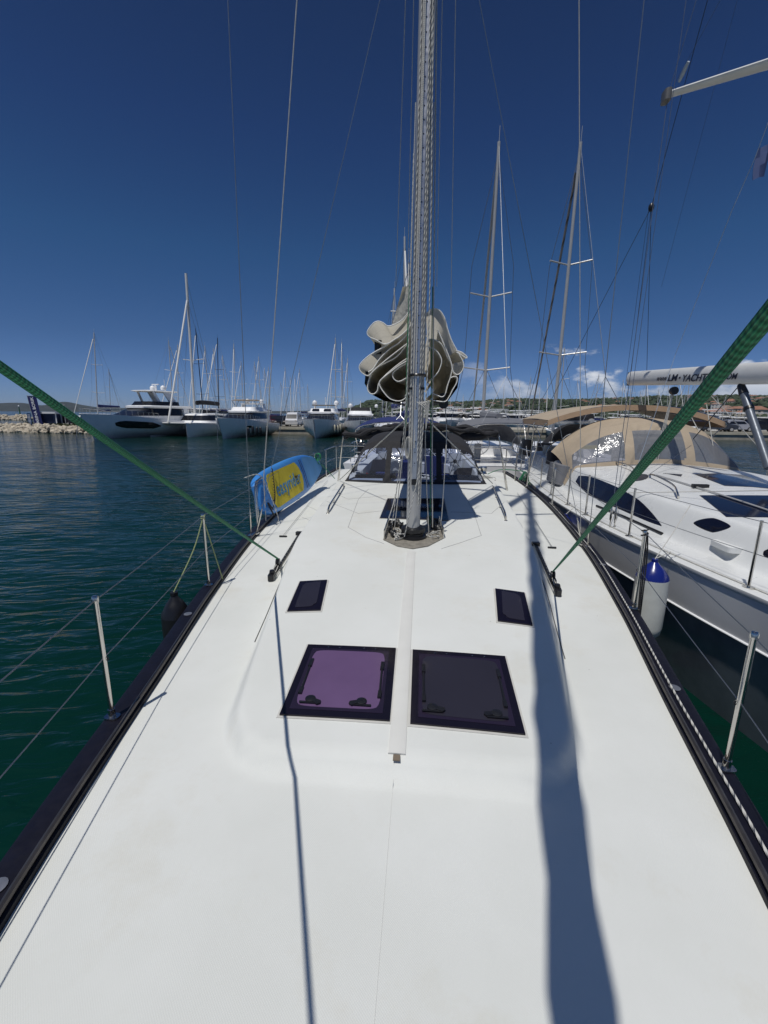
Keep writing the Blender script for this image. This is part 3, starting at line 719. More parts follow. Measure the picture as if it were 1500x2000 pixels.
# ------------------------------------------------------------------ own dodger, bimini, cockpit, mainsail
def make_dodger(parent, cx, hwid, y0, base, ztop_f, ztop_b, depth, canvas, vinyl, wins, zside_b, sweep=0.35, bulge=0.12, rise=0.45, pf=3.0, pb=2.8):
    NU, NV = 80, 18
    def arch(u, zt, zs, pw=2.5): return zs+(zt-zs)*(1-abs(u)**pw)
    def pt(u, v):                       # front panel, v 0..1
        X = cx+hwid*u*(1-0.06*v*v); yb = y0+sweep*abs(u)**2.2
        zb = base(X, yb); zt = arch(u, ztop_f, zb+0.10, pf)
        return Vector((X, yb+rise*v-bulge*sin(pi*v)*0.4, lerp(zb, zt, v)))
    def isw(u, v):
        for a, b, c, d in wins:
            if a <= u <= b and c <= v <= d:
                du = min(u-a, b-u)/(b-a); dv = min(v-c, d-v)/(d-c)
                if du < 0.08 and dv < 0.1 and math.hypot(0.08-du, (0.1-dv)*0.8) > 0.08: return False
                return True
        return False
    pts = [[pt(-1+2*i/NU, j/NV) for i in range(NU+1)] for j in range(NV+1)]
    cm = MB(); wm = {}
    cm.v = [p for r in pts for p in r]
    wf = []
    for j in range(NV):
        for i in range(NU):
            u = -1+2*(i+.5)/NU; v = (j+.5)/NV; f = (j*(NU+1)+i, j*(NU+1)+i+1, (j+1)*(NU+1)+i+1, (j+1)*(NU+1)+i)
            if isw(u, v):
                k = [q for q, w in enumerate(wins) if w[0] <= u <= w[1]][0]; wm.setdefault(k, []).append(f)
            else: cm.f.append(f)
    # roof
    NR = 10; P = []
    for j in range(NR+1):
        t = j/NR; r = []
        for i in range(NU+1):
            u = -1+2*i/NU; a = pts[NV][i]; X = cx+hwid*u*(0.94+0.06*t); zb = arch(u, ztop_b, zside_b, pb)
            r.append(Vector((lerp(a.x, X, t), a.y+(y0+rise+depth-a.y)*t if True else 0, lerp(a.z, zb, t)+0.02*sin(pi*t))))
        P.append(r)
    cm.grid(P); c = cm.build('dodger', canvas, parent, recalc=False, ang=60)
    for k, fs in wm.items():
        m = MB(); m.v = [p for r in pts for p in r]; m.f = fs; w = m.build('dodger_window', vinyl, c, recalc=False, ang=60)
        bm = bmesh.new(); bm.from_mesh(w.data); bmesh.ops.delete(bm, geom=[v for v in bm.verts if not v.link_faces], context='VERTS'); bm.to_mesh(w.data); bm.free()
    m = MB(); 
    for row in (P[0], P[-1]): m.tube([row[i]-Vector((0, -0.01, 0.02)) for i in range(0, NU+1, 4)], 0.0125, 8)
    m.build('dodger_frame', STEEL, c)
    m = MB(); m.tube([pts[0][i]+Vector((0, -0.008, 0.006)) for i in range(0, NU+1, 2)], 0.012, 6); m.build('dodger_hem', canvas, c)
    return c
WN = [(-0.95, -0.43, 0.06, 0.82), (-0.35, 0.30, 0.06, 0.86), (0.38, 0.95, 0.06, 0.82)]
make_dodger(yacht, -0.12, 1.17, 7.02, own_z, 2.60, 2.74, 0.75, CANVAS, VINYL, WN, 2.0, sweep=0.18, pf=8.0, pb=5.5)
def own_cockpit():
    # coamings, wheels, pedestal, cockpit table and clutter seen through the clear windows
    m = MB(); m.rbox((XC, 10.2, 1.55), (0.5, 1.5, 0.06), 0.2); m.box((XC, 10.2, 1.38), (0.2, 1.2, 0.32)); m.build('cockpit_table', CREAM, yacht)
    for x in (-0.97, 0.80):
        m = MB(); c = Vector((x, 10.9, 1.92))
        m.tube([c+Vector((0.44*cos(a), 0, 0.44*sin(a))) for a in [2*pi*k/36 for k in range(36)]], 0.016, 8, closed=True)
        for k in range(6): a = pi/3*k+0.2; m.tube([c, c+Vector((0.44*cos(a), 0, 0.44*sin(a)))], 0.007, 6)
        m.lathe([(0.05, -0.02), (0.05, 0.02)], c, 12, Matrix.Rotation(pi/2, 3, 'X')); w = m.build('steering_wheel', BLACK, yacht)
        m = MB(); m.rbox((x, 11.1, 1.55), (0.22, 0.25, 0.70), 0.3); m.rbox((x, 11.05, 2.0), (0.3, 0.16, 0.22), 0.3); m.build('helm_pedestal', WHITE, w)
    for i, (x, y, z, d, mt) in enumerate(((-1.2, 9.1, 1.55, (0.12, 0.10, 0.55), RED), (-0.85, 9.3, 1.6, (0.30, 0.2, 0.44), BLUEC), (-0.3, 9.4, 1.45, (0.45, 0.4, 0.12), TEAK), (0.15, 9.2, 1.5, (0.3, 0.3, 0.2), CREAM), (0.42, 9.0, 1.62, (0.26, 0.16, 0.44), BLUEC),
                                          (0.95, 9.6, 1.62, (0.36, 0.12, 0.42), RED), (-0.85, 8.0, 1.86, (0.75, 0.85, 0.12), NAVY), (0.75, 8.0, 1.86, (0.75, 0.85, 0.12), NAVY), (-1.05, 9.9, 1.62, (0.4, 1.5, 0.4), NAVY), (0.95, 9.9, 1.62, (0.4, 1.5, 0.4), NAVY), (0.3, 11.3, 1.7, (0.5, 0.2, 0.6), BLUEC), (-0.5, 11.5, 1.6, (0.4, 0.2, 0.5), BLUEC), (1.15, 9.0, 1.72, (0.2, 0.1, 0.3), FEND), (-0.6, 9.8, 1.9, (0.3, 0.1, 0.3), FEND))):
        m = MB(); m.rbox((x, y, z), d, 0.3, M=Matrix.Rotation(0.2*(i % 3-1), 3, 'X')); m.build('cockpit_cushion', mt, yacht)
    rr = random.Random(12)
    for cx in (-0.95, 0.9, 0.1):
        m = MB()
        for k in range(9): c = Vector((cx+rr.uniform(-.35, .35), 7.75+rr.uniform(-.1, .25), 1.93)); m.tube(smooth_path([c+Vector((rr.uniform(-.14, .14), rr.uniform(-.1, .1), rr.uniform(0, .06))) for _ in range(6)], 5), 0.006, 6)
        m.build('rope_tail', ROPEP, yacht)
    m = MB(); 
    for x in (-1.32, 1.16): m.lathe([(0.07, 0), (0.075, 0.02), (0.055, 0.05), (0.055, 0.11), (0.07, 0.14), (0.05, 0.16)], (x, 8.4, 1.93), 18)
    m.build('winch', STEEL, yacht)
    # bimini: furled black canvas on steel hoops
    L = [(672, 848), (700, 846), (735, 838), (770, 834), (820, 832), (870, 833), (915, 838), (945, 842), (972, 845)]
    path = [atY(px, py, 9.3 if px < 800 else 9.1) for px, py in L]; m = MB(); rr = random.Random(2); sp = smooth_path(path, 6)
    for k in range(4):
        off = Vector((0, 0.08*k-0.1, 0.03*sin(k*2)-0.02)); n = len(sp)
        m.tube([p+off+Vector((0, 0.02*sin(i*1.1+k), 0.025*sin(i*0.7+k*2))) for i, p in enumerate(sp)], [0.036+0.016*sin(i*0.9+k)+0.012*rr.random() for i in range(n)], 8)
    for (a, b, dr) in ((0, 3, 0.10), (5, 8, 0.14)):
        A, B = path[a], path[b]; m.tube(smooth_path([A, A.lerp(B, 0.35)-Vector((0, 0, dr)), A.lerp(B, 0.7)-Vector((0, 0, dr*0.8)), B], 5), [0.04]*5+[0.08]*6+[0.05]*5, 8)
    b = m.build('bimini_canvas', CANVAS, yacht)
    m = MB()
    for off in (0, 0.14):
        R = [atY(935, 846, 9.3+off), atY(962, 846, 9.2+off), atY(973, 851, 9.1+off), atY(976, 862, 9.05+off)]; base = Vector((1.78, 9.15+off, 1.52)); m.tube(smooth_path(R+[base], 5), 0.0135, 8)
        Lh = [atY(700, 846, 9.5+off), atY(676, 850, 9.5+off), atY(669, 860, 9.5+off), Vector((-1.95, 9.9+off, 1.52))]; m.tube(smooth_path(Lh, 5), 0.0125, 8)
    m.build('bimini_frame', STEEL, b)
    # stern pulpit
    m = MB()
    for sx in (-1, 1):
        for z in (1.85, 2.17): m.tube(smooth_path([(XC+sx*2.33, 10.6, z), (XC+sx*2.28, 12.0, z), (XC+sx*1.5, 12.15, z)], 5), 0.0125, 8)
        for y in (10.6, 11.9): m.tube([(XC+sx*2.3, y, 1.5), (XC+sx*2.3, y, 2.17)], 0.0125, 8)
    m.build('pushpit', STEEL, yacht)
own_cockpit()
def sail_stack():
    YF = 4.42
    def W(x, y, Y=YF): return atY(700+x*0.16, 560+y*0.16, Y)      # coordinates of a traced outline
    cx = W(720, 900).x; cz = W(700, 1380).z
    m0 = MB(); b0 = W(700, 1440, 4.3); m0.tube([(b0.x, 4.33, b0.z+0.02), (b0.x+0.02, 9.0, b0.z+0.10)], [0.085, 0.075], 14)
    boom = m0.build('boom', ALU, yacht)
    loops = [
        ([(620, 300), (540, 400), (440, 460), (360, 480), (300, 440), (240, 422), (185, 445), (125, 515), (108, 570), (140, 615), (220, 650), (300, 695), (370, 690), (430, 650), (480, 620)], 3.2),
        ([(640, 470), (560, 560), (440, 650), (300, 740), (160, 820), (60, 900), (12, 970), (25, 1030), (80, 1075), (130, 1080), (200, 1010), (330, 900), (470, 790), (600, 690)], 3.6),
        ([(620, 560), (500, 680), (380, 760), (260, 880), (180, 1000), (120, 1040)], 2.6),
        ([(600, 700), (470, 850), (330, 930), (190, 1010), (130, 1130), (110, 1230), (130, 1290), (180, 1310), (230, 1270), (250, 1180), (330, 1080), (470, 960), (600, 870)], 3.5),
        ([(620, 890), (500, 960), (380, 1050), (270, 1140), (258, 1200), (310, 1290), (390, 1370), (490, 1395), (560, 1370), (610, 1310)], 3.8),
        ([(600, 930), (490, 990), (420, 1060), (430, 1120), (480, 1155), (540, 1140), (620, 1090)], 3.0),
        ([(830, 330), (880, 280), (950, 270), (1010, 310), (1060, 400), (1090, 520), (1140, 660), (1210, 790), (1270, 900), (1285, 980), (1250, 1050), (1200, 1072), (1155, 1030), (1130, 920), (1060, 740), (970, 530)], 3.6),
        ([(860, 640), (940, 650), (1020, 710), (1090, 860), (1140, 960), (1130, 1080), (1090, 1200), (1060, 1310), (1020, 1345), (950, 1320), (900, 1300)], 3.6),
        ([(860, 740), (940, 770), (1000, 850), (1015, 920), (980, 1030), (920, 1100), (860, 1150)], 3.0),
        ([(1130, 1110), (1170, 1095), (1205, 1110), (1200, 1170), (1150, 1260), (1110, 1340), (1060, 1400), (960, 1395), (880, 1380)], 3.4),
        ([(1190, 780), (1260, 800), (1320, 850), (1318, 870), (1250, 830), (1195, 800)], 0.25),
    ]
    ms = MB(); me = MB()
    for k, (L, ln) in enumerate(loops):
        P = smooth_path([W(*q, YF+0.015*(k % 4)) for q in L], 5); n = len(P); rows = []
        for j in range(13):
            t = j/12; sc = 1-0.30*t**1.3; row = []
            for i, p in enumerate(P):
                w = 0.018*sin(7*t+i*0.35+k)*min(1, t*3)
                row.append(Vector((cx+(p.x-cx)*sc+w, p.y+ln*t, cz+(p.z-cz)*sc*(1-0.10*t)+0.10*t+w)))
            rows.append(row)
        ms.grid(rows); me.tube(P, 0.0055, 6)
    # filled heart so no sky shows between the folds
    sail = ms.build('mainsail', SAIL, boom, recalc=False, ang=70)
    me.build('sail_edge_tape', SAILE, sail)
    m = MB(); rows = []
    for t in (0, .5, 1): rows.append([W(x, y, YF+0.35+2.9*t) for x, y in ((120, 1090), (110, 1200), (180, 1320), (330, 1400), (600, 1440), (900, 1430), (1080, 1400), (1190, 1250), (1215, 1080))])
    rows = [[Vector((cx+(p.x-cx)*(YF/p.y)**0.0*(1.0 if r == 0 else 0.78-0.1*r), p.y, p.z)) for p in row] for r, row in enumerate(rows)]
    zf = [p.z for p in rows[0]]
    rows = [[Vector((cx+(rows[0][i].x-cx)*(1-0.15*r), YF+0.12+1.7*r, cz+(zf[i]-cz)*(1-0.1*r))) for i in range(len(zf))] for r in range(3)]
    m.grid(rows); m.build('sail_bag', CANVAS, boom, recalc=False)
    m = MB(); h = [W(540, 0, 4.5), W(640, -60, 4.45), W(640, 420, 4.45), W(360, 480, 4.6)]
    P = []
    for i in range(9):
        v = i/8; r = []
        for j in range(9):
            u = j/8; p = (h[0].lerp(h[1], u)).lerp(h[3].lerp(h[2], u), v); r.append(p+Vector((0, 0.05*sin(u*4+v*3)+0.25*(1-u)*v, 0)))
        P.append(r)
    m.grid(P, (0.002, 0.003, 0)); m.build('mainsail_head', SAIL, boom, ang=60)
    m = MB(); q = W(1040, 1430, 4.6); M2 = Matrix.Rotation(pi/2, 3, 'X')
    m.lathe([(0.02, -0.018), (0.048, -0.018), (0.05, 0), (0.048, 0.018), (0.02, 0.018)], q, 18, M2); m.lathe([(0.02, -0.016), (0.036, -0.016), (0.036, 0.016), (0.02, 0.016)], q+Vector((-0.015, 0, 0.07)), 16, M2); m.build('reef_block', BLACK, boom)
    m = MB(); q = W(240, 740, 4.6); m.rbox(q, (0.07, 0.05, 0.13), 0.3); m.build('batten_car', BLACK, boom)
    m = MB(); q = W(105, 1110, 4.6); m.rbox(q, (0.03, 0.05, 0.12), 0.3); m.build('batten_car', BLACK, boom)
    # gooseneck strap round the mast
    m = MB(); c = mpt(W(700, 1105).z)
    m.tube([c+Vector((0.076*cos(a), 0.122*sin(a)-0.01, 0)) for a in [2*pi*k/20 for k in range(20)]], 0.012, 6, closed=True); m.build('mast_strap', BLACK, yacht)
sail_stack()
# ------------------------------------------------------------------ paddleboard on the left rail
def paddleboard():
    o = Vector((-2.13, 5.66, 1.575)); xd = Vector((0.012, 1, 0.03)).normalized(); yd = Vector((-0.30, 0, 0.95)).normalized(); nd = xd.cross(yd).normalized()   # deck face looks inboard
    if nd.x < 0: nd = -nd
    L = 3.25; top = [(0, 0.17), (0.03, 0.24), (0.10, 0.295), (0.3, 0.33), (0.55, 0.335), (0.75, 0.30), (0.88, 0.215), (0.95, 0.135), (0.985, 0.07), (1, 0.02)]
    root = thing('paddleboard', 'blue inflatable paddleboard with yellow pad tied to the left lifelines', 'paddleboard', tuple(o))
    th = 0.075
    def P(t, w, n): return o+xd*(t*L)+yd*(0.345+w)+nd*(n+0.10*max(0, t-0.7)**2*4)
    m = MB(); rows = []
    for i in range(49):
        t = 0.5-0.5*cos(pi*i/48); h = cr_interp(top, t)*1.03; e = min(1, (t/0.03))**0.5*min(1, ((1-t)/0.03))**0.5; r = []
        for k in range(28):
            a = 2*pi*k/28; cx_, sx_ = cos(a), sin(a)
            ww = math.copysign(abs(cx_)**0.35, cx_) if abs(cx_) > 1e-6 else 0
            r.append(P(t, h*ww if abs(cx_) < 0.995 else h*math.copysign(1.0, cx_)*1.0, th*math.copysign(abs(sx_)**0.6, sx_)*(0.25+0.75*e)))
        rows.append(r)
    m.grid(rows, wrap=True); m.add(rows[0], [tuple(range(27, -1, -1))]); m.add(rows[-1], [tuple(range(28))])
    tb = NT('sup_blue'); tb.b.inputs['Roughness'].default_value = 0.35; f = tb.rng(tb.noise(1.2, 3), 0.35, 0.65); tb.l(tb.mix(f, (0.035, 0.20, 0.58), (0.06, 0.27, 0.66)), tb.b.inputs['Base Color'])
    body = m.build('board', tb.m, root, ang=55)
    m = MB(); rows = []
    for i in range(33):
        t = 0.085+0.50*i/32; q = i/32; h = 0.255*min(1, (q/0.07)**0.5 if q < 0.07 else 1)*min(1, ((1-q)/0.12)**0.5 if q > 0.88 else 1); rows.append([P(t, h*(-1+2*k/12), th+0.006+0.004*0) for k in range(13)])
    m.grid(rows, tuple(nd*-0.004)); m.build('deck_pad', mat('pad_yellow', (0.62, 0.50, 0.03), 0.75, var=0.15, bump=0.4, bs=90), root, ang=30)
    c = P(0.345, -0.02, th+0.010); M = frame(c, xd, yd)
    text_mesh('easyrider', M, mat('pad_text', (0.05, 0.22, 0.42), 0.7, var=0.05), 'lettering', root, size=0.31, shear=0.2, offset=0.002, spacing=1.05)
    # light blue nose field, grab handle, bungees, leash
    m = MB(); rows = []
    for i in range(17):
        t = 0.66+0.31*i/16; h = cr_interp(top, t)*0.86; rows.append([P(t, h*(-1+2*k/8), th+0.004) for k in range(9)])
    m.grid(rows, tuple(nd*-0.003)); m.build('nose_panel', mat('sup_light', (0.10, 0.30, 0.60), 0.5, var=0.2, vs=2), root)
    m = MB(); m.rbox(P(0.47, 0.02, th+0.03), (0.03, 0.12, 0.03), 0.4); m.build('handle', BLACK, root)
    m = MB()
    for t in (0.60, 0.625): m.tube([P(t, -0.26, th+0.012), P(t+0.004, 0, th+0.02), P(t, 0.26, th+0.012)], 0.005, 6)
    m.build('bungee', mat('navy_cord', (0.012, 0.02, 0.08), 0.7), root)
    pts = []
    for k in range(90):
        q = k/89; b = P(0.045+0.14*q, -0.20+0.52*q-0.10*sin(pi*q), th+0.02); a = k*1.25; amp = 0.022*(1 if q > 0.25 else 0.25)
        pts.append(b+xd*amp*cos(a)+yd*amp*sin(a)*0.6+nd*0.01)
    m = MB(); m.tube(pts, 0.0065, 6); m.tube(smooth_path([P(0.03, -0.30, th+0.03), P(0.02, -0.1, th+0.02), P(0.05, -0.22, th+0.02)], 5), 0.012, 6); m.build('leash', BLACK, root)
    m = MB(); a = P(0.0, 0.1, th+0.03); m.tube(smooth_path([o+Vector((-0.25, -0.05, 0.62)), P(0.03, 0.30, th+0.02), P(0.06, 0.10, th+0.03), P(0.062, -0.38, th+0.03), o+Vector((0.03, 0.2, -0.04))], 6), 0.006, 7)
    tag(m.build('lashing_rope', ROPEW), 'white rope lashing the tail of the blue paddleboard', 'rope')
    m = MB(); g = P(0.93, 0.16, th+0.05)
    m.tube(smooth_path([g, P(0.9, 0.05, 0.12), P(0.99, -0.06, 0.10), Vector((-1.96, 9.6, 1.62))], 6), 0.008, 7)
    for k in range(4): m.tube([g+Vector((0.05*cos(a), 0.03*k-0.05, 0.07*sin(a))) for a in [2*pi*q/12 for q in range(12)]], 0.009, 6, closed=True)
    tag(m.build('tie_rope', ROPEG), 'small green rope knotted at the nose of the blue paddleboard', 'rope')
    # rail gate posts and coiled wire by the chainplate behind the board
    for (x, y) in ((-2.21, 5.55), (-2.23, 5.66)):
        MB().tube([(x, y, 1.53), (x-0.01, y, 2.05), (x-0.01, y+0.06, 2.15), (x, y+0.18, 2.17)], 0.0125, 10).build('gate_post', STEEL, yacht)
paddleboard()
# ------------------------------------------------------------------ fenders
def fender_parts(root, r, L, body, end, loc=(0, 0, 0)):
    # hangs down from z=0 (eye) ; root placed at the eye
    m = MB(); m.lathe([(0.02, -0.02), (r*0.30, -0.05), (r*0.62, -0.10), (r*0.93, -0.17), (r, -0.205)], seg=28); m.lathe([(0.03, 0.0), (0.03, -0.03)], seg=12); m.build('fender_end', end, root, local=True)
    m = MB(); m.lathe([(r*0.999, -0.203), (r, -0.24), (r*1.01, -L*0.5), (r, -L+0.24), (r*0.93, -L+0.17), (r*0.6, -L+0.10), (r*0.25, -L+0.05), (0.02, -L+0.03)], seg=28); m.build('fender_body', body, root, local=True)
def fender(p, r, L, label, body=FEND, end=BLUE, ropes=(), rm=ROPEP, group=None):
    f = thing('fender', label, 'fender', tuple(p), group=group); fender_parts(f, r, L, body, end)
    for k, P in enumerate(ropes):
        MB().tube(P, 0.0055, 6).build('fender_rope', rm, f)
    return f
# ------------------------------------------------------------------ NEIGHBOUR YACHT
XN = 4.9
NS = [(-1.3, 4.86), (-0.8, 4.45), (0.0, 4.02), (1.0, 3.68), (1.8, 3.46), (2.8, 3.22), (3.8, 3.03), (4.4, 2.90), (5.0, 2.79), (5.8, 2.66), (6.6, 2.57), (7.4, 2.52), (8.4, 2.50), (9.6, 2.53), (11.6, 2.68), (13.6, 2.85)]
def nhw(Y): return XN-cr_interp(NS, Y)
NRH = [(1.4, 0.0), (2.4, 0.22), (3.6, 0.40), (5.0, 0.50), (7.0, 0.55), (9.5, 0.58), (13, 0.58)]
NRW = [(1.4, 0.5), (2.4, 0.95), (3.6, 1.32), (5.0, 1.62), (7.0, 1.88), (9.5, 1.88), (13, 1.85)]
def nz(X, Y):
    x = abs(X-XN); w = max(nhw(Y), 0.05); z = 1.5+0.03*(1-min(1, (x/w)**2))
    r = cr_interp(NRW, Y); h = cr_interp(NRH, Y); d = r-x
    if d > 0 and Y > 1.4:
        z += h*(0.72*ss(0, 0.26, d)+0.28*min(1, d/(r*0.9))**0.8)
    if Y > 10.2: 
        k = ss(10.2, 10.3, Y)
        if x < 1.25: z = lerp(z, 1.15, k*ss(1.25, 1.2, x))
    return z
neigh = thing('sailing_yacht', 'white sailing yacht with tan dodger and tan bimini moored close on the right', 'sailing yacht', (XN, 6.5, 0))
def NSf(px, py, dz=0.0):
    p = onS(px, py, nz); return Vector((p.x, p.y, p.z+dz))
def neighbour():
    ys = [-1.3+14.9*i/80 for i in range(81)]
    # topsides: upper white band, crease, dark lower band
    def hullrow(y, zs): 
        w = nhw(y)+0.02; out = []
        for z in zs:
            t = (1.49-z)/(1.49+0.5); inn = 0.0 if z > 1.0 else 0.060+0.31*((1.0-z)/1.5)
            if z > 1.0: inn = 0.058*(1.49-z)/0.49
            if y < 3: inn *= 1+0.5*(3-y)/3
            out.append(max(0.02, w-inn*min(1, w)))
        return out
    zu = [1.46, 1.35, 1.2, 1.05, 1.0]; zl = [0.985, 0.9, 0.7, 0.45, 0.2, -0.1, -0.5]
    for zs, nm, mt in ((zu, 'hull', WHITE2), (zl, 'lower_hull', mat('slate_hull', (0.26, 0.29, 0.325), 0.12, var=0.4, vs=1.2))):
        m = MB()
        for s_ in (-1, 1): m.grid([[(XN+s_*x, y, z) for x, z in zip(hullrow(y, zs), zs)] for y in ys])
        a = hullrow(ys[-1], zs); m.poly([(XN-x, ys[-1], z) for x, z in zip(a, zs)]+[(XN+x, ys[-1], z) for x, z in zip(a[::-1], zs[::-1])], (0, 0.02, 0))
        m.build(nm, mt, neigh)
    m = MB()
    for s_ in (-1, 1): m.tube([(XN+s_*(hullrow(y, [1.0])[0]+0.006), y, 0.996) for y in ys], 0.012, 8)
    m.build('hull_crease', mat('rub_line', (0.85, 0.86, 0.87), 0.15, var=0), neigh)
    m = MB()
    for s_ in (-1, 1):
        m.grid([[(XN+s_*(nhw(y)+d), y, z) for d, z in ((0.02, 1.45), (0.03, 1.47), (0.028, 1.50), (0.0, 1.515), (-0.03, 1.512), (-0.035, 1.49))] for y in ys])
    m.build('gunwale', WHITE, neigh)
    m = MB(); P = []
    for i in range(230):
        y = -1.3+14.9*i/229; w = nhw(y); P.append([(XN+w*(-1+k/75), y, nz(XN+w*(-1+k/75), y)) for k in range(151)])
    m.grid(P, flip=True); m.build('deck', WHITE, neigh, recalc=False, ang=50)
    def patch(px4, mt, nm, dz=0.006, nu=14, nv=10, lab=None, rnd=0.0):
        C = [NSf(*p) for p in px4]; P = []
        for i in range(nv+1):
            r = []
            for j in range(nu+1):
                u, v = j/nu, i/nv
                if rnd:
                    a, b = 2*u-1, 2*v-1; k = 1-rnd*min(a*a, b*b)*0.5; u, v = (a*k+1)/2, (b*k+1)/2
                q = (C[0]*(1-u)+C[1]*u)*(1-v)+(C[3]*(1-u)+C[2]*u)*v; r.append(Vector((q.x, q.y, nz(q.x, q.y)+dz)))
            P.append(r)
        m = MB(); m.grid(P, (0, 0, -0.015)); o = m.build(nm, mt, neigh)
        if lab: o['label'] = lab
        return o
    NG = mat('deck_glass', (0.008, 0.010, 0.024), 0.10, var=0, spec=0.22)
    T = smooth_path([(x, y, 0) for x, y in ((1130, 930), (1154, 932), (1188, 945), (1216, 958), (1248, 978), (1274, 1004), (1291, 1026))], 3)
    B = smooth_path([(x, y, 0) for x, y in ((1124, 941), (1146, 964), (1180, 982), (1208, 994), (1240, 1008), (1268, 1020), (1292, 1028))], 3)
    m = MB(); m.grid([[NSf(lerp(a.x, b.x, k/8), lerp(a.y, b.y, k/8), 0.010) for k in range(9)] for a, b in zip(T, B)], (0, 0, -0.02)); m.build('side_window', NG, neigh)['label'] = 'long pointed dark side window'
    patch([(1418, 1010), (1560, 1012), (1560, 970), (1366, 968)], NG, 'roof_window')
    patch([(1415, 949), (1520, 956), (1450, 928), (1357, 927)], NG, 'roof_window')
    patch([(1300, 925), (1330, 931), (1333, 927), (1295, 925)], NG, 'roof_window')
    patch([(1392, 1043), (1433, 1030), (1394, 1012), (1348, 1022)], GLASS, 'portlight', 0.012, rnd=0.3)
    patch([(1230, 941), (1262, 938), (1270, 928), (1245, 926)], GLASS, 'portlight', 0.012, rnd=0.6)
    patch([(1490, 1090), (1540, 1095), (1540, 1070), (1490, 1074)], GLASS, 'portlight', 0.012, rnd=0.6)
    # perforated track, handrails, jib track, cleat
    m = MB(); A, B = NSf(1282, 930), NSf(1500, 1000)
    m.tube([Vector((lerp(A.x, B.x, k/8), lerp(A.y, B.y, k/8), nz(lerp(A.x, B.x, k/8), lerp(A.y, B.y, k/8))+0.02)) for k in range(9)], 0.012, 6); m.build('jib_track', ALU, neigh)
    m = MB(); c = NSf(1367, 953, 0.03); m.box(c, (0.22, 0.06, 0.05)); m.build('track_car', BLACK, neigh)
    for L in ([(1270, 934), (1310, 955), (1325, 974)], [(1200, 908), (1228, 918), (1240, 926)]):
        P = [NSf(*q) for q in L]; pts = [P[0], P[0]+Vector((0, -0.03, 0.07)), Vector((P[1].x, P[1].y, P[1].z+0.08)), P[2]+Vector((0, 0.04, 0.07)), P[2]]; MB().tube(smooth_path(pts, 5), 0.014, 8).build('handrail', STEEL, neigh)
    P = [NSf(1165, 990), NSf(1220, 1012), NSf(1293, 1045)]; MB().tube([p+Vector((0, 0, 0.02)) for p in P], 0.018, 8).build('genoa_track', mat('track_black', (0.02, 0.02, 0.022)), neigh)
    m = MB(); P = [Vector((XN-nhw(y)+0.10, y, nz(XN-nhw(y)+0.1, y)+0.01)) for y in [2+9*k/40 for k in range(41)]]; m.tube(P, 0.007, 6); m.build('jackline', ROPEP, neigh)
    m = MB(); a = NSf(1418, 1072); m.rbox((a.x, a.y, a.z+0.03), (0.16, 0.35, 0.06), 0.3); m.build('coaming_step', WHITE, neigh)
    # stanchions + lifelines
    stp = []
    for px, py in ((1463, 1146), (1224, 1046), (1155, 1005), (1097, 985), (1068, 965), (1050, 950)):
        p = onz(px, py, 1.52); x = XN-nhw(p.y)+0.06; stp.append((x, p.y))
    stp = [(4.0, 1.2), (3.36, 2.85)]+stp
    m0 = None
    for x, y in stp:
        for s_ in (1, -1):
            xx = x if s_ > 0 else 2*XN-x
            if m0 is None:
                m = MB(); m.tube([(0, 0, 0), (0, 0, 0.65)], 0.0135, 10); m0 = m.build('stanchion', STEEL, neigh, local=True)
                m = MB(); m.rbox((0, 0, 0.01), (0.09, 0.07, 0.02), 0.3); m.build('base_plate', STEEL, m0, local=True); o = m0
            else: o = copy_tree(m0, neigh)
            o.location = (xx-XN, y-6.5, 1.5)
    for s_ in (1, -1):
        for z in (1.84, 2.14):
            pts = [(x if s_ > 0 else 2*XN-x, y, z) for x, y in [(4.7, 0.0)]+stp+[(2.72, 12.6)]]; full = []
            for a, b in zip(pts, pts[1:]): full += line(a, b, 6, 0.008)[:-1]
            MB().tube(full+[Vector(pts[-1])], 0.0032, 6).build('lifeline', WIRE, neigh)
    # dodger
    NW = [(-0.93, -0.40, 0.10, 0.86), (-0.31, 0.24, 0.10, 0.86), (0.34, 0.93, 0.10, 0.86)]
    make_dodger(neigh, XN, 1.83, 9.35, nz, 2.90, 3.02, 1.0, TAN, VINYLG, NW, 2.2, sweep=0.3, bulge=0.2, rise=0.5)
    # bimini
    m = MB(); P = []
    for i in range(25):
        u = -1+2*i/24; r = []
        for j in range(15):
            v = j/14; y = 10.7+2.7*v; zz = 2.94+0.36*(1-abs(u)**2.2)+0.03*sin(pi*v)-0.02*abs(sin(3*pi*v))*(1-abs(u)); r.append((XN-0.05+1.95*u, y, zz))
        P.append(r)
    m.grid(P, (0, 0, -0.012)); bi = m.build('bimini', TAN, neigh, ang=60)
    m = MB(); P = []
    for s_ in (-1, 1): P = [[(XN-0.05+s_*(1.95-0.0*k), 10.7+2.7*j/8, 2.94-0.13*k) for j in range(9)] for k in range(2)]; m.grid(P)
    P = [[(XN-0.05+1.95*(-1+2*i/24), 10.7-0.02*k, 2.94+0.36*(1-abs(-1+2*i/24)**2.2)-0.12*k) for i in range(25)] for k in range(2)]; m.grid(P); m.build('bimini_valance', mat('dark_tan_canvas', (0.36, 0.25, 0.16), 0.85, var=0.12), bi, recalc=False)  # valance in a darker, browner tan than the bimini top
    m = MB()
    for y in (10.75, 11.9, 13.3):
        m.tube(smooth_path([(XN-1.95, 12.3, 1.5), (XN-2.0, lerp(12.3, y, .7), 2.6), (XN-1.93, y, 2.92), (XN-1.0, y, 3.22), (XN, y, 3.28), (XN+1.0, y, 3.22), (XN+1.93, y, 2.92), (XN+2.0, lerp(12.3, y, .7), 2.6), (XN+1.95, 12.3, 1.5)], 5), 0.014, 8)
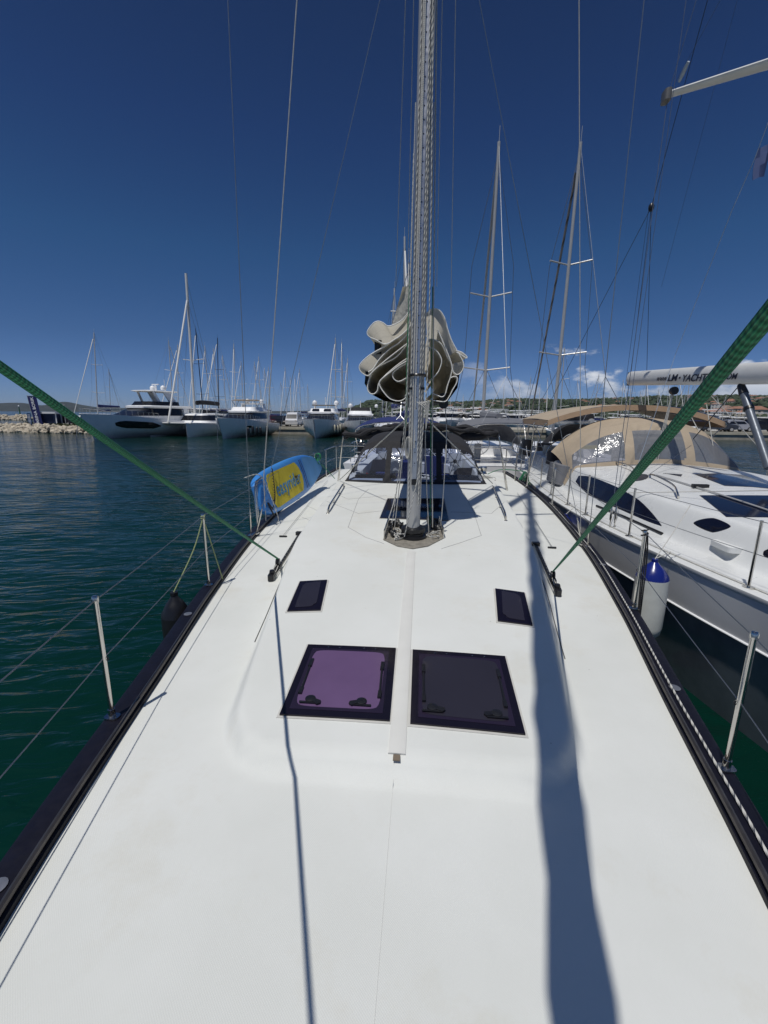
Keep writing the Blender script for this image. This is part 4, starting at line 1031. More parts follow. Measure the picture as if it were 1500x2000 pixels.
    m.build('bimini_frame', STEEL, bi)
    # cockpit wheel, binnacle and covered gear aft
    for x in (XN-1.15, XN+1.0):
        c = Vector((x, 12.2, 2.0)); m = MB(); m.tube([c+Vector((0.42*cos(a), 0, 0.42*sin(a))) for a in [2*pi*k/30 for k in range(30)]], 0.015, 8, closed=True)
        for k in range(5): a = 2*pi/5*k; m.tube([c, c+Vector((0.42*cos(a), 0, 0.42*sin(a)))], 0.008, 6)
        w = m.build('steering_wheel', STEEL, neigh); m = MB(); m.rbox((x, 12.05, 1.5), (0.3, 0.25, 0.8), 0.3); m.rbox((x, 12.0, 2.0), (0.36, 0.2, 0.24), 0.3); m.build('helm_pedestal', BLACK, w)
    m = MB(); 
    for s_ in (-1, 1):
        m = MB()
        for z in (1.85, 2.15): m.tube(smooth_path([(XN+s_*2.15, 11.6, z), (XN+s_*2.1, 13.2, z), (XN+s_*1.4, 13.4, z)], 5), 0.0135, 8)
        for y in (11.6, 12.6, 13.2): m.tube([(XN+s_*2.12, y, 1.5), (XN+s_*2.12, y, 2.15)], 0.0135, 8)
        m.build('pushpit', STEEL, neigh)
    for (x, y, z, d, mt, nm) in ((2.95, 12.9, 2.15, (0.28, 0.35, 0.45), BLACK, 'outboard_cover'), (3.45, 11.4, 1.98, (0.55, 0.6, 0.34), NAVY, 'cushion'), (3.2, 10.2, 1.75, (0.5, 0.9, 0.42), GREYC, 'coaming_cover'), (3.65, 12.0, 1.72, (0.5, 0.6, 0.3), FEND, 'seat'), (3.6, 13.0, 2.0, (0.3, 0.2, 0.4), FEND, 'liferaft')):
        m = MB(); m.rbox((x, y, z), d, 0.3, M=Matrix.Rotation(0.12, 3, 'Y')); m.build(nm, mt, neigh)
    # mast, boom, kicker, spreader and rigging
    MY = 6.35; m = MB(); mb = Vector((XN, MY, 2.1)); mt_ = Vector((XN, MY+0.5, 21))
    m.tube([mb, mt_], 0.11, 16); mast = m.build('mast', ALUW, neigh)
    tip = atY(1305, 185, 7.4)
    rd = ray(1620, 88); root = CAMP+rd*((XN-CAMP.x)/rd.x); root.y = lerp(root.y, MY+0.3, 0.0)
    m = MB(); dr = (root-tip).normalized(); sd = dr.cross(Vector((0, 0, 1))).normalized()
    rows = []
    for k in range(9):
        t = k/8; c = tip.lerp(root, t); ch = lerp(0.065, 0.13, t); r = []
        for q in range(14): a = 2*pi*q/14; r.append(c+sd*ch*cos(a)+Vector((0, 0, 1))*0.032*sin(a)*(1+t*0.5))
        rows.append(r)
    m.grid(rows, wrap=True); m.add(rows[0], [tuple(range(14))]); sp = m.build('spreader', ALUW, mast)
    m = MB(); m.rbox(tip+Vector((-0.02, 0, -0.02)), (0.09, 0.16, 0.13), 0.4); m.build('spreader_tip', mat('tip_grey', (0.12, 0.12, 0.12), 0.5), sp)
    e = atY(1231, 740, 11.2); g = Vector((XN, MY+0.2, 0)); rr_ = ray(1500, 732); tz = (CAMP+rr_*(6.9/rr_.y)).z; g.z = tz
    d = (g-e); m = MB(); n = 20; rows = []
    for k in range(13):
        c = e.lerp(g, k/12); rows.append([c+Vector((0.085*cos(a)*(1 if True else 0), 0, 0.165*sin(a) if sin(a) > 0 else 0.15*sin(a))) for a in [2*pi*q/n for q in range(n)]])
    m.grid(rows, wrap=True); m.add(rows[0], [tuple(range(n))]); boom = m.build('boom', ALUW, neigh)
    m = MB(); m.box(e+Vector((0, 0.02, 0)), (0.10, 0.06, 0.30)); m.build('boom_end', BLACK, boom)
    # lettering on the boom side facing us
    xd = (g-e).normalized(); yd = Vector((0, 0, 1)); nrm = xd.cross(yd)
    TX = mat('boom_text', (0.01, 0.012, 0.03), 0.5, var=0)
    def onboom(px, py): 
        r = ray(px, py); t = ((e-CAMP).dot(nrm))/(r.dot(nrm)); return CAMP+r*t
    for txt, x0, x1, y0, y1 in (('WWW.', 1291.6, 1312, 737, 744), ('LM', 1314, 1333, 731.6, 744.2), ('\u2022', 1335.5, 1339, 736, 740), ('YACHTING', 1341.5, 1417, 731, 744), ('.COM', 1419, 1451.5, 729.8, 740.8)):
        c = onboom((x0+x1)/2, (y0+y1)/2); sd = nrm if (CAMP-c).dot(nrm) > 0 else -nrm; w = (onboom(x1, y0)-onboom(x0, y0)).length; h = (onboom(x0, y0)-onboom(x0, y1)).length
        o = text_mesh(txt, Matrix.Identity(4), TX, 'boom_lettering', boom, size=1, shear=0.2, offset=0.012)
        off = boom.location+neigh.location; V = [v.co+off for v in o.data.vertices]; a0, a1 = min(v.x for v in V), max(v.x for v in V); b0, b1 = min(v.y for v in V), max(v.y for v in V)
        M = Matrix.Translation(-off) @ frame(c+sd*0.092, xd, yd) @ Matrix.Diagonal((w/(a1-a0), h/(b1-b0), 1, 1)) @ Matrix.Translation((-(a0+a1)/2, -(b0+b1)/2, 0)) @ Matrix.Translation(off); o.data.transform(M)
    a = onboom(1447, 752); b = Vector((XN-0.02, MY+0.25, 2.35)); m = MB(); m.tube([a.lerp(b, 0.10), b], 0.055, 12); m.build('boom_vang', mat('vang_grey', (0.13, 0.15, 0.18), 0.4, 0.3), boom)
    m = MB(); m.tube([a, a.lerp(b, 0.12)], [0.05, 0.065], 10); c = a.lerp(b, 0.30); m.tube([c-(b-a)*0.01, c+(b-a)*0.02], 0.07, 12); m.build('vang_collar', BLACK, boom)
    def wire(p, q, r=0.004, mt=WIRE, nm='shroud', ext=0.0): p, q = Vector(p), Vector(q); MB().tube([p, q+(q-p)*ext], r, 6).build(nm, mt, neigh)
    DW = mat('dark_wire', (0.03, 0.035, 0.045), 0.5, 0.3)
    ch = NSf(1191, 1030, 0.06)
    wire(ch, tip, 0.0045); wire(tip, mt_-Vector((0, 0, 4)), 0.004)
    wire(NSf(1198, 1030, 0.06), atY(1340, 0, 7.0), 0.0035, ext=0.3)
    for q in (ch, NSf(1200, 1030, 0.06)):
        m = MB(); m.tube([q-Vector((0, 0, 0.06)), q+Vector((0, 0, 0.04)), q+Vector((0, 0.005, 0.05)), q+Vector((0, 0.01, 0.2)), q+Vector((0, 0.01, 0.25))], [0.01, 0.01, 0.017, 0.017, 0.006], 8); m.build('turnbuckle', STEEL, neigh)
    blk = atY(1272, 405, 11.6); wire(blk, atY(1382, 0, 9.5), 0.006, DW, 'backstay', 0.6); m = MB(); m.lathe([(0.03, -0.08), (0.06, -0.03), (0.06, 0.03), (0.03, 0.08)], blk, 12); m.build('backstay_block', BLACK, neigh)
    wire(blk, (3.0, 13.3, 2.0), 0.006, DW, 'backstay'); wire(blk, (6.4, 13.3, 2.0), 0.006, DW, 'backstay'); wire(blk, e+Vector((0, 0, 0.1)), 0.005, DW, 'topping_lift'); wire(atY(1268, 400, 11.4), e+Vector((-0.05, 0.1, -0.3)), 0.004, DW, 'topping_lift')
    fl = [atY(1500, 240, 6.2), atY(1474, 310, 6.5), atY(1430, 410, 6.9), atY(1320, 690, 8.4), NSf(1240, 925)]
    MB().tube(fl, 0.004, 6).build('flag_halyard', mat('pale_line', (0.35, 0.42, 0.52), 0.7), neigh)
    m = MB(); c = fl[1]; rows = [[c+Vector((0.14*u+0.02, 0.03*sin(u*5+v*3), 0.11-0.34*v+0.05*u)) for u in (0, .33, .66, 1)] for v in (0, .3, .6, 1)]; m.grid(rows, (0, 0.003, 0)); m.build('courtesy_flag', mat('flag_blue', (0.05, 0.08, 0.2), 0.8), neigh)
    wire(atY(1440, 0, 8.5), atY(1292, 560, 10.5), 0.0025, mat('faint_line', (0.10, 0.14, 0.22), 0.7), 'halyard')
    wire(atY(1407, 0, 8), atY(1320, 160, 9), 0.003, mat('faint_line', (0.1, 0.14, 0.22)), 'halyard')
    m = MB(); a, b = atY(1345, 120, 8.6), atY(1326, 160, 8.8); m.tube([a, a.lerp(b, .4), a.lerp(b, .6), b], [0.02, 0.03, 0.03, 0.02], 8); m.build('radar_reflector', mat('reflector', (0.4, 0.45, 0.5), 0.5), neigh)
    # mainsheet / rod kicker and lines down from the boom
    a = onboom(1317, 757); m = MB(); m.lathe([(0.03, -0.04), (0.075, -0.04), (0.08, 0), (0.075, 0.04), (0.03, 0.04)], a+Vector((0, 0, -0.06)), 14, Matrix.Rotation(pi/2, 3, 'X')); m.build('sheet_block', BLACK, boom)
    f = NSf(1280, 905, 0.04)
    for k in range(3): MB().tube([a+Vector((0.02*k-0.02, 0.02*k, -0.08)), f+Vector((0.04*k-0.04, 0, 0))], 0.008, 6).build('mainsheet', ROPEP, neigh)
    for p, q in (((1350, 814), (1395, 900)), ((1380, 790), (1397, 900)), ((1386, 770), (1520, 915)), ((1330, 885), (1455, 740))):
        wire(atY(*p, 10.0), atY(*q, 9.6 if q[1] > 800 else 8.5), 0.009, ROPEP if p[0] > 1340 else DW, 'control_line')
    wire(NSf(1220, 1000, 0.3), atY(1500, 958, 5.5), 0.006, ROPEP, 'jib_sheet', 0.3)
    wire(atY(1350, 870, 9), NSf(1193, 1000, 0.2), 0.004, WIRE, 'jib_sheet')
neighbour()
# fenders between the two hulls
e1 = Vector((2.44, 4.55, 1.60)); s1 = Vector((3.02, 4.9, 2.14))
tx = onz(1326, 990, 2.14); tx = Vector((XN-nhw(4.85)+0.06, 4.85, 2.12))
fender(e1, 0.158, 0.98, 'large white fender with dark blue end hanging between the two hulls, nearest one', ropes=([e1, e1.lerp(tx, 0.5)+Vector((0, 0, -0.02)), tx], [e1, tx+Vector((0.02, 0.25, -0.6))]), group='white fenders with blue ends')
e2 = Vector((2.42, 7.35, 1.44))
fender(e2, 0.15, 0.95, 'white fender with bright blue end between the hulls, further back by the fifth lifeline post', ropes=([e2, Vector((2.60, 7.4, 1.60))],), group='white fenders with blue ends')
e3 = Vector((2.40, 10.4, 1.42)); fender(e3, 0.15, 0.9, 'white fender hung with a coil of green rope near the dock', ropes=([e3, Vector((2.62, 10.5, 1.6))],), group='white fenders with blue ends')
# own left fender, black, on a pale green rope
e4 = atY(377, 1158, 3.2); e4.x = -2.02; top2 = Vector((-1.885, 3.52, 2.16))
fender(e4, 0.115, 0.62, 'black fender hanging outside the left black rail on a pale green rope', body=mat('black_vinyl', (0.015, 0.016, 0.018), 0.35), end=BLACK, rm=ROPEY,
       ropes=(smooth_path([top2, Vector((-1.93, 3.40, 1.90)), e4], 5), smooth_path([top2, Vector((-1.84, 3.55, 1.9)), Vector((-1.80, 3.62, 1.56))], 5), [top2+Vector((0.016*cos(a), 0.016*sin(a), -0.02+0.003*a)) for a in [k*0.6 for k in range(24)]]))
# black line hung on the right stanchion
t3 = Vector((1.73, 3.42, 2.17)); m = MB()
for k in range(3): m.tube(smooth_path([t3+Vector((0.01*k, 0, 0)), t3+Vector((0.03+0.015*k, 0.03, -0.25)), t3+Vector((0.05+0.01*k, 0.02, -0.75-0.05*k))], 6), 0.006, 6)
m.tube([t3+Vector((0.022*cos(a), 0.022*sin(a), 0.006*a-0.04)) for a in [k*0.5 for k in range(26)]], 0.006, 6)
tag(m.build('hanging_rope', ROPEB), 'black rope looped over the top of the right hand near yacht stanchion', 'rope')
# green rope coil by the dock
m = MB(); c = atY(1022, 945, 10.6)
for k in range(9): m.tube([c+Vector((0.11*cos(a)*(1+0.1*k), 0.03*k-0.1, -0.05-0.03*k+0.36*sin(a))) for a in [2*pi*q/16 for q in range(16)]], 0.011, 6, closed=True)
m.tube(smooth_path([c+Vector((0, 0, 0.3)), c+Vector((-0.5, 0.6, 0.25)), c+Vector((-0.95, 1.2, -0.1))], 5), 0.01, 6)
tag(m.build('rope_coil', ROPEG), 'coil of green mooring rope hanging over a fender at the stern dock', 'rope')
# ------------------------------------------------------------------ BACKGROUND
def at(px, D, z=0.0, hy=808):
    p = CAMP+ray(px, hy)*D; p.z = z; return p
def slices(m, L, n=5, cap=True):          # L: (z, y_front, y_back, half width, corner radius)
    rows = []
    for z, yf, yb, w, r in L:
        r = min(r, w*0.95, abs(yb-yf)*0.45); pl = []
        for cx, cy, a0 in ((w-r, yb-r, 0), (-w+r, yb-r, 90), (-w+r, yf+r, 180), (w-r, yf+r, 270)):
            for k in range(n+1): a = radians(a0+90*k/n); pl.append(Vector((cx+r*cos(a), cy+r*sin(a), z)))
        rows.append(pl)
    m.grid(rows, wrap=True)
    if cap: k = len(rows[0]); m.add(rows[0], [tuple(range(k-1, -1, -1))]); m.add(rows[-1], [tuple(range(k))])
    return m
def hull(m, L, B, hb, hs, flare=0.7, x0=0.0, n=26, bowp=2.4, zl=-0.3, rake=0.09, bm=1.0):
    rows = []; 
    for i in range(n+1):
        t = (i/n)**1.3; y = -L/2+L*t; b = B/2*(1-(1-min(1, t/0.55))**bowp); b = max(b, 0.03); h = lerp(hb, hs, ss(0, 0.9, t)); r = []
        for k in range(-6, 7):
            a = k/6; s = abs(a); z = lerp(zl, h, s**0.8); f = flare+(1-flare)*s; f = f if s > 0 else 0
            yy = y+rake*L*(1-(z-zl)/(h-zl))*(1-t)**2
            r.append(Vector((x0+math.copysign(b*f*(1-(1-s)**5), a) if a else x0, yy, z)))
        rows.append(r)
    m.grid(rows); k = len(rows[0]); m.add(rows[-1], [tuple(range(k))])
    top = [r[0] for r in rows]+[r[-1] for r in rows[::-1]]
    m.add([Vector((p.x, p.y, p.z)) for p in top], [tuple(range(len(top)))]) if False else None
    dk = MB(); dk.grid([[Vector((lerp(r[0].x, r[-1].x, u), r[0].y, r[0].z-0.02+0.05*sin(pi*u))) for u in (0, .25, .5, .75, 1)] for r in rows]); return dk
def dome(m, c, r):
    m.lathe([(r*0.7, -r*0.8), (r*0.9, -r*0.7), (r, -0.1*r), (r*0.92, r*0.4), (r*0.6, r*0.82), (0.01, r)], c, 14)
GELB = mat('yacht_white', (0.86, 0.86, 0.85), 0.25, 0, 0.06, vs=0.6)
GELC = mat('yacht_cool_white', (0.84, 0.85, 0.86), 0.3, 0, 0.08, vs=0.5)  # slightly cooler white than the main yacht gelcoat
BG = mat('yacht_glass', (0.012, 0.013, 0.017), 0.08, var=0)
def rail(m, L, B, hb, hs, t0, t1, h=0.6, bowp=2.4, x0=0):
    for s_ in (-1, 1):
        top = []; 
        for i in range(13):
            t = lerp(t0, t1, i/12); b = B/2*(1-(1-min(1, t/0.55))**bowp)*0.95; z = lerp(hb, hs, ss(0, 0.9, t)); y = -L/2+L*t
            top.append((x0+s_*b, y, z+h)); m.tube([(x0+s_*b, y, z), (x0+s_*b, y, z+h)], 0.02, 5)
        m.tube(top, 0.022, 5)
def motor_yacht(label, px, D, rz, L=16, B=4.6, style=0, group=None, k=None):
    r = thing('motor_yacht', label, 'motor yacht', tuple(at(px, D)), radians(rz), group)
    k = k or L/16
    hb, hs = 2.25*k, 1.5*k; m = MB(); dk = hull(m, L, B, hb, hs, 0.97); m.build('hull', GELB if style != 1 else GELC, r, local=True); dk.build('deck', GELB, r, local=True)
    m = MB()
    for s_ in (-1, 1):
        rows = []
        for j in range(7):
            rows.append([]) 
            for i in range(11):
                u = i/10; t = lerp(0.16, 0.50, u) if style == 1 else lerp(0.26, 0.33, u); b = B/2*(1-(1-min(1, t/0.55))**2.4); h = lerp(hb, hs, ss(0, .9, t)); zc = h*0.60; hh = h*(0.18 if style == 1 else 0.07)*min(0.9, 1.5*sin(pi*(0.07+0.90*u)))
                z = zc+hh*(j/3-1); s = ((z+0.3)/(h+0.3))**1.25; f = 0.97+0.03*s
                rows[-1].append((s_*(b*f*(1-(1-s)**5)+0.05), -L/2+L*t+0.09*L*(1-(z+.3)/(h+.3))*(1-t)**2, z))
        m.grid(rows)
    m.build('hull_window', BG, r, local=True, recalc=False)
    w = B/2
    z0 = hs
    m = MB(); slices(m, [(z0*0.95, -L*0.26, L*0.36, w*0.72, 0.9), (z0+0.55*k, -L*0.20, L*0.36, w*0.78, 0.9), (z0+0.6*k, -L*0.19, L*0.36, w*0.78, 0.9)]); m.build('cabin', GELB, r, local=True)
    m = MB(); slices(m, [(z0+0.58*k, -L*0.195, L*0.30, w*0.79, 0.8), (z0+1.35*k, -L*0.055, L*0.30, w*0.70, 0.7)]); m.build('saloon_window', BG, r, local=True)
    m = MB(); slices(m, [(z0+1.33*k, -L*0.075, L*0.38, w*0.73, 0.7), (z0+1.50*k, -L*0.075, L*0.40, w*0.78, 0.7), (z0+1.60*k, -L*0.05, L*0.40, w*0.76, 0.7)])
    for s_ in (-1, 1): m.box((s_*w*0.72, L*0.31, z0+0.95*k), (0.12, 0.7, 0.95*k))
    fly = m.build('flybridge_deck', GELB, r, local=True)
    m = MB(); slices(m, [(z0+1.58*k, -L*0.03, L*0.28, w*0.70, 0.7), (z0+2.0*k, -L*0.00, L*0.28, w*0.66, 0.7)]); 
    m.build('flybridge_coaming', GELB if style != 1 else BG, r, local=True)
    if style == 0:       # hard screens, sunroof windows in the superstructure
        m = MB(); 
        for x in (-0.33, 0.33): slices(m, [(z0+1.62*k, -L*0.045+0.02, -L*0.02, 0, 0)] if False else [(z0+1.66*k, -L*0.034, -L*0.02, w*0.16, 0.1), (z0+1.92*k, -L*0.02, -L*0.005, w*0.15, 0.1)]); 
        m = MB()
        for x in (-0.32, 0.32): m.poly([(x*w-w*.2, -L*.033, z0+1.66*k), (x*w+w*.2, -L*.033, z0+1.66*k), (x*w+w*.18, -L*.008, z0+1.95*k), (x*w-w*.18, -L*.008, z0+1.95*k)], (0, -0.03, 0.01))
        m.build('sunroof_window', BG, r, local=True)
        m = MB(); slices(m, [(z0+2.35*k, L*0.02, L*0.2, w*0.62, 0.6), (z0+2.45*k, L*0.02, L*0.2, w*0.62, 0.6)]); m.build('bimini', mat('taupe_canvas', (0.22, 0.18, 0.14), 0.85), r, local=True)
    if style == 1:       # large yacht with hardtop
        m = MB(); slices(m, [(z0+2.95*k, L*0.0, L*0.27, w*0.50, 0.5), (z0+3.02*k, -L*0.03, L*0.29, w*0.60, 0.6), (z0+3.10*k, -L*0.01, L*0.29, w*0.58, 0.6)])
        for s_ in (-1, 1):
            m.poly([(s_*w*0.56, L*0.20, z0+1.6*k), (s_*w*0.56, L*0.27, z0+1.6*k), (s_*w*0.52, L*0.20, z0+2.98*k), (s_*w*0.52, L*0.13, z0+2.98*k)], (-s_*0.15, 0, 0))
            m.poly([(s_*w*0.56, L*0.07, z0+1.9*k), (s_*w*0.56, L*0.09, z0+1.9*k), (s_*w*0.52, L*0.05, z0+2.98*k), (s_*w*0.52, L*0.03, z0+2.98*k)], (-s_*0.1, 0, 0))
        m.build('hardtop', GELB, r, local=True)
        m = MB(); dome(m, (-0.9, L*0.16, z0+3.40*k), 0.33); dome(m, (0.9, L*0.16, z0+3.40*k), 0.33); m.build('radome', GELB, r, local=True)
        m = MB(); m.tube([(0, L*0.14, z0+3.1*k), (0, L*0.14, z0+3.7*k)], 0.12, 8); m.box((0, L*0.14, z0+3.75*k), (1.1, 0.16, 0.14)); m.tube([(0.5, L*.2, z0+3.1*k), (0.5, L*.2, z0+4.3*k)], 0.03, 6); m.build('radar_mast', GELC, r, local=True)
    if style == 2:       # bimini on poles
        m = MB(); slices(m, [(z0+2.75*k, L*0.0, L*0.20, w*0.70, 0.8), (z0+2.90*k, L*0.03, L*0.18, w*0.62, 0.8)]); b_ = m.build('bimini', mat('taupe_canvas', (0.22, 0.18, 0.14), 0.85), r, local=True)
        m = MB()
        for s_ in (-1, 1):
            for y in (L*.02, L*.17): m.tube([(s_*w*.62, L*.1, z0+2.0*k), (s_*w*.64, y, z0+2.78*k)], 0.03, 6)
        m.build('bimini_frame', STEEL, b_, local=True)
    if style in (0, 2, 3):
        m = MB(); q = 0.62 if style != 2 else 0.3
        dome(m, (-q*w, L*0.24, z0+2.75*k), 0.34); dome(m, (q*w*(1 if style == 0 else 1.6), L*0.26, z0+2.75*k), 0.34 if style == 0 else 0.26); m.build('radome', GELB, r, local=True)
        m = MB(); 
        for s_ in (-1, 1): m.poly([(s_*w*0.7, L*.22, z0+1.6*k), (s_*w*0.7, L*.30, z0+1.6*k), (s_*w*0.62, L*.28, z0+2.45*k), (s_*w*0.62, L*.22, z0+2.45*k)], (-s_*0.12, 0, 0))
        m.box((0, L*.25, z0+2.42*k), (w*1.3, L*0.06, 0.12)); m.tube([(0, L*.25, z0+2.4*k), (0, L*.25, z0+3.5*k)], 0.05, 6); m.build('radar_arch', GELB, r, local=True)
    if style == 3:
        m = MB(); slices(m, [(z0+2.0*k, L*0.0, L*0.20, w*0.6, 0.5), (z0+2.5*k, L*0.02, L*0.2, w*0.55, 0.5)]); m.build('furled_cover', CANVAS, r, local=True)
    m = MB(); rail(m, L, B, hb, hs, 0.01, 0.5); m.build('guard_rail', STEEL, r, local=True)
    m = MB(); m.tube([(0, -L*0.49, hb*0.97), (0.25, -L*0.53, hb*0.6), (0.3, -L*0.56, -0.2)], 0.03, 5); m.build('anchor_chain', WIRE, r, local=True)
    return r
motor_yacht('largest white motor yacht at the far left with hardtop, twin domes and black hull window', 280, 55, -15, 16.5, 5.2, 1, k=1.24)
motor_yacht('white motor yacht with brown canopy and black fenders, right of the catamaran', 474, 57, -2, 13.8, 4.8, 2, k=1.08)
motor_yacht('white motor yacht with twin round domes and pale fenders, right of the white van', 629, 59, 4, 13.5, 4.9, 0, k=1.06)
motor_yacht('white motor yacht with black furled cover on its flybridge, next to the near mast', 704, 61, 8, 12.5, 4.7, 3, k=0.98)
# far hung fenders
ft = None
for i, (px, D, z, c) in enumerate(((483, 50.5, 1.35, 0), (492, 51.5, 1.5, 0), (500, 52.5, 1.35, 0), (507, 53, 1.35, 0), (520, 54.5, 1.4, 0), (653, 56, 1.6, 1), (659, 57, 1.5, 1), (664, 58, 1.6, 1), (293, 55.5, 1.6, 2))):
    if c == 2: lab, bd = 'round white fender on the hull of the largest motor yacht', FEND
    elif c: lab, bd = ('left', 'middle', 'right')[i-5]+' one of three pale fenders on the motor yacht with twin domes', mat('cream_fender', (0.5, 0.47, 0.36), 0.5)
    else: lab, bd = ('first', 'second', 'third', 'fourth', 'fifth')[i]+' black fender from the bow of the motor yacht with the brown canopy', BLACK
    f = tag(MB().lathe([(0.02, 0.05), (0.1, -0.02), (0.17, -0.15), (0.18, -0.75), (0.1, -0.92), (0.02, -1.0)] if c != 2 else [(0.02, 0.0), (0.25, -0.12), (0.36, -0.4), (0.28, -0.65), (0.02, -0.78)], seg=12).build('fender', bd), lab, 'fender', 'distant fenders')
    f.location = at(px, D, z)
# ---------------- catamaran
def catamaran(px, D, rz):
    r = thing('catamaran', 'white sailing catamaran with a tall pale mast and furled jib, beside the largest motor yacht', 'catamaran', tuple(at(px, D)), radians(rz)); L = 13
    for s_ in (-1, 1):
        m = MB(); dk = hull(m, L, 1.7, 1.75, 1.5, 0.85, x0=s_*2.6, rake=0.01); m.build('hull', GELC, r, local=True); dk.build('hull_deck', GELB, r, local=True)
    m = MB(); slices(m, [(0.9, -L*.18, L*.46, 2.9, 0.3), (1.6, -L*.20, L*.46, 2.9, 0.3)]); m.build('bridge_deck', GELB, r, local=True)
    m = MB(); slices(m, [(1.6, -L*.20, L*.3, 2.7, 1.2), (2.0, -L*.17, L*.3, 2.6, 1.2)]); slices(m, [(2.62, -L*.13, L*.3, 2.35, 1.1), (2.8, -L*.12, L*.32, 2.4, 1.1), (2.9, -L*.06, L*.3, 2.1, 1.0)]); m.build('cabin', GELB, r, local=True)
    m = MB(); slices(m, [(1.98, -L*.172, L*.28, 2.62, 1.2), (2.64, -L*.13, L*.28, 2.38, 1.1)]); m.build('saloon_window', BG, r, local=True)
    m = MB(); slices(m, [(3.5, L*.1, L*.42, 2.2, .5), (3.6, L*.1, L*.42, 2.2, .5)])
    for x in (-1.9, 1.9): m.tube([(x, L*.4, 1.6), (x, L*.4, 3.5)], 0.06, 6); m.tube([(x, L*.12, 2.8), (x, L*.12, 3.5)], 0.05, 6)
    m.build('hardtop', GELB, r, local=True)
    m = MB(); m.tube([(0, -L*.05, 2.8), (0, L*.0, 20.5)], 0.16, 10); m.build('mast', ALUW, r, local=True)
    m = MB(); m.tube([(-1.5, 0, 10), (0, -.4, 9.8), (1.5, 0, 10)], 0.05, 6); m.build('spreader', ALUW, r, local=True)
    m = MB(); m.tube([(0, -L*.48, 1.8), (0, -L*.02, 17.2)], 0.11, 8); m.build('furled_jib', SAILE, r, local=True)
    m = MB(); m.tube(smooth_path([(0, 0, 4.3), (0, 1.5, 4.4), (0, 5.2, 4.3)], 4), 0.30, 8); m.build('sail_bag', CANVAS, r, local=True)
    m = MB(); 
    for a, b in (((-2.9, L*.05, 1.6), (0, 0, 17)), ((2.9, L*.05, 1.6), (0, 0, 17)), ((0, L*.4, 3.6), (0, 0, 20))): m.tube([a, b], 0.02, 5)
    m.build('shroud', WIRE, r, local=True)
    m = MB(); m.tube([(-3.0, -L*.46, 1.7), (3.0, -L*.46, 1.7)], 0.09, 8); m.grid([[(x, y, 1.62) for x in (-2.2, 2.2)] for y in (-L*.45, -L*.2)]); m.build('forward_beam', ALUW, r, local=True)
catamaran(386, 60, -6)
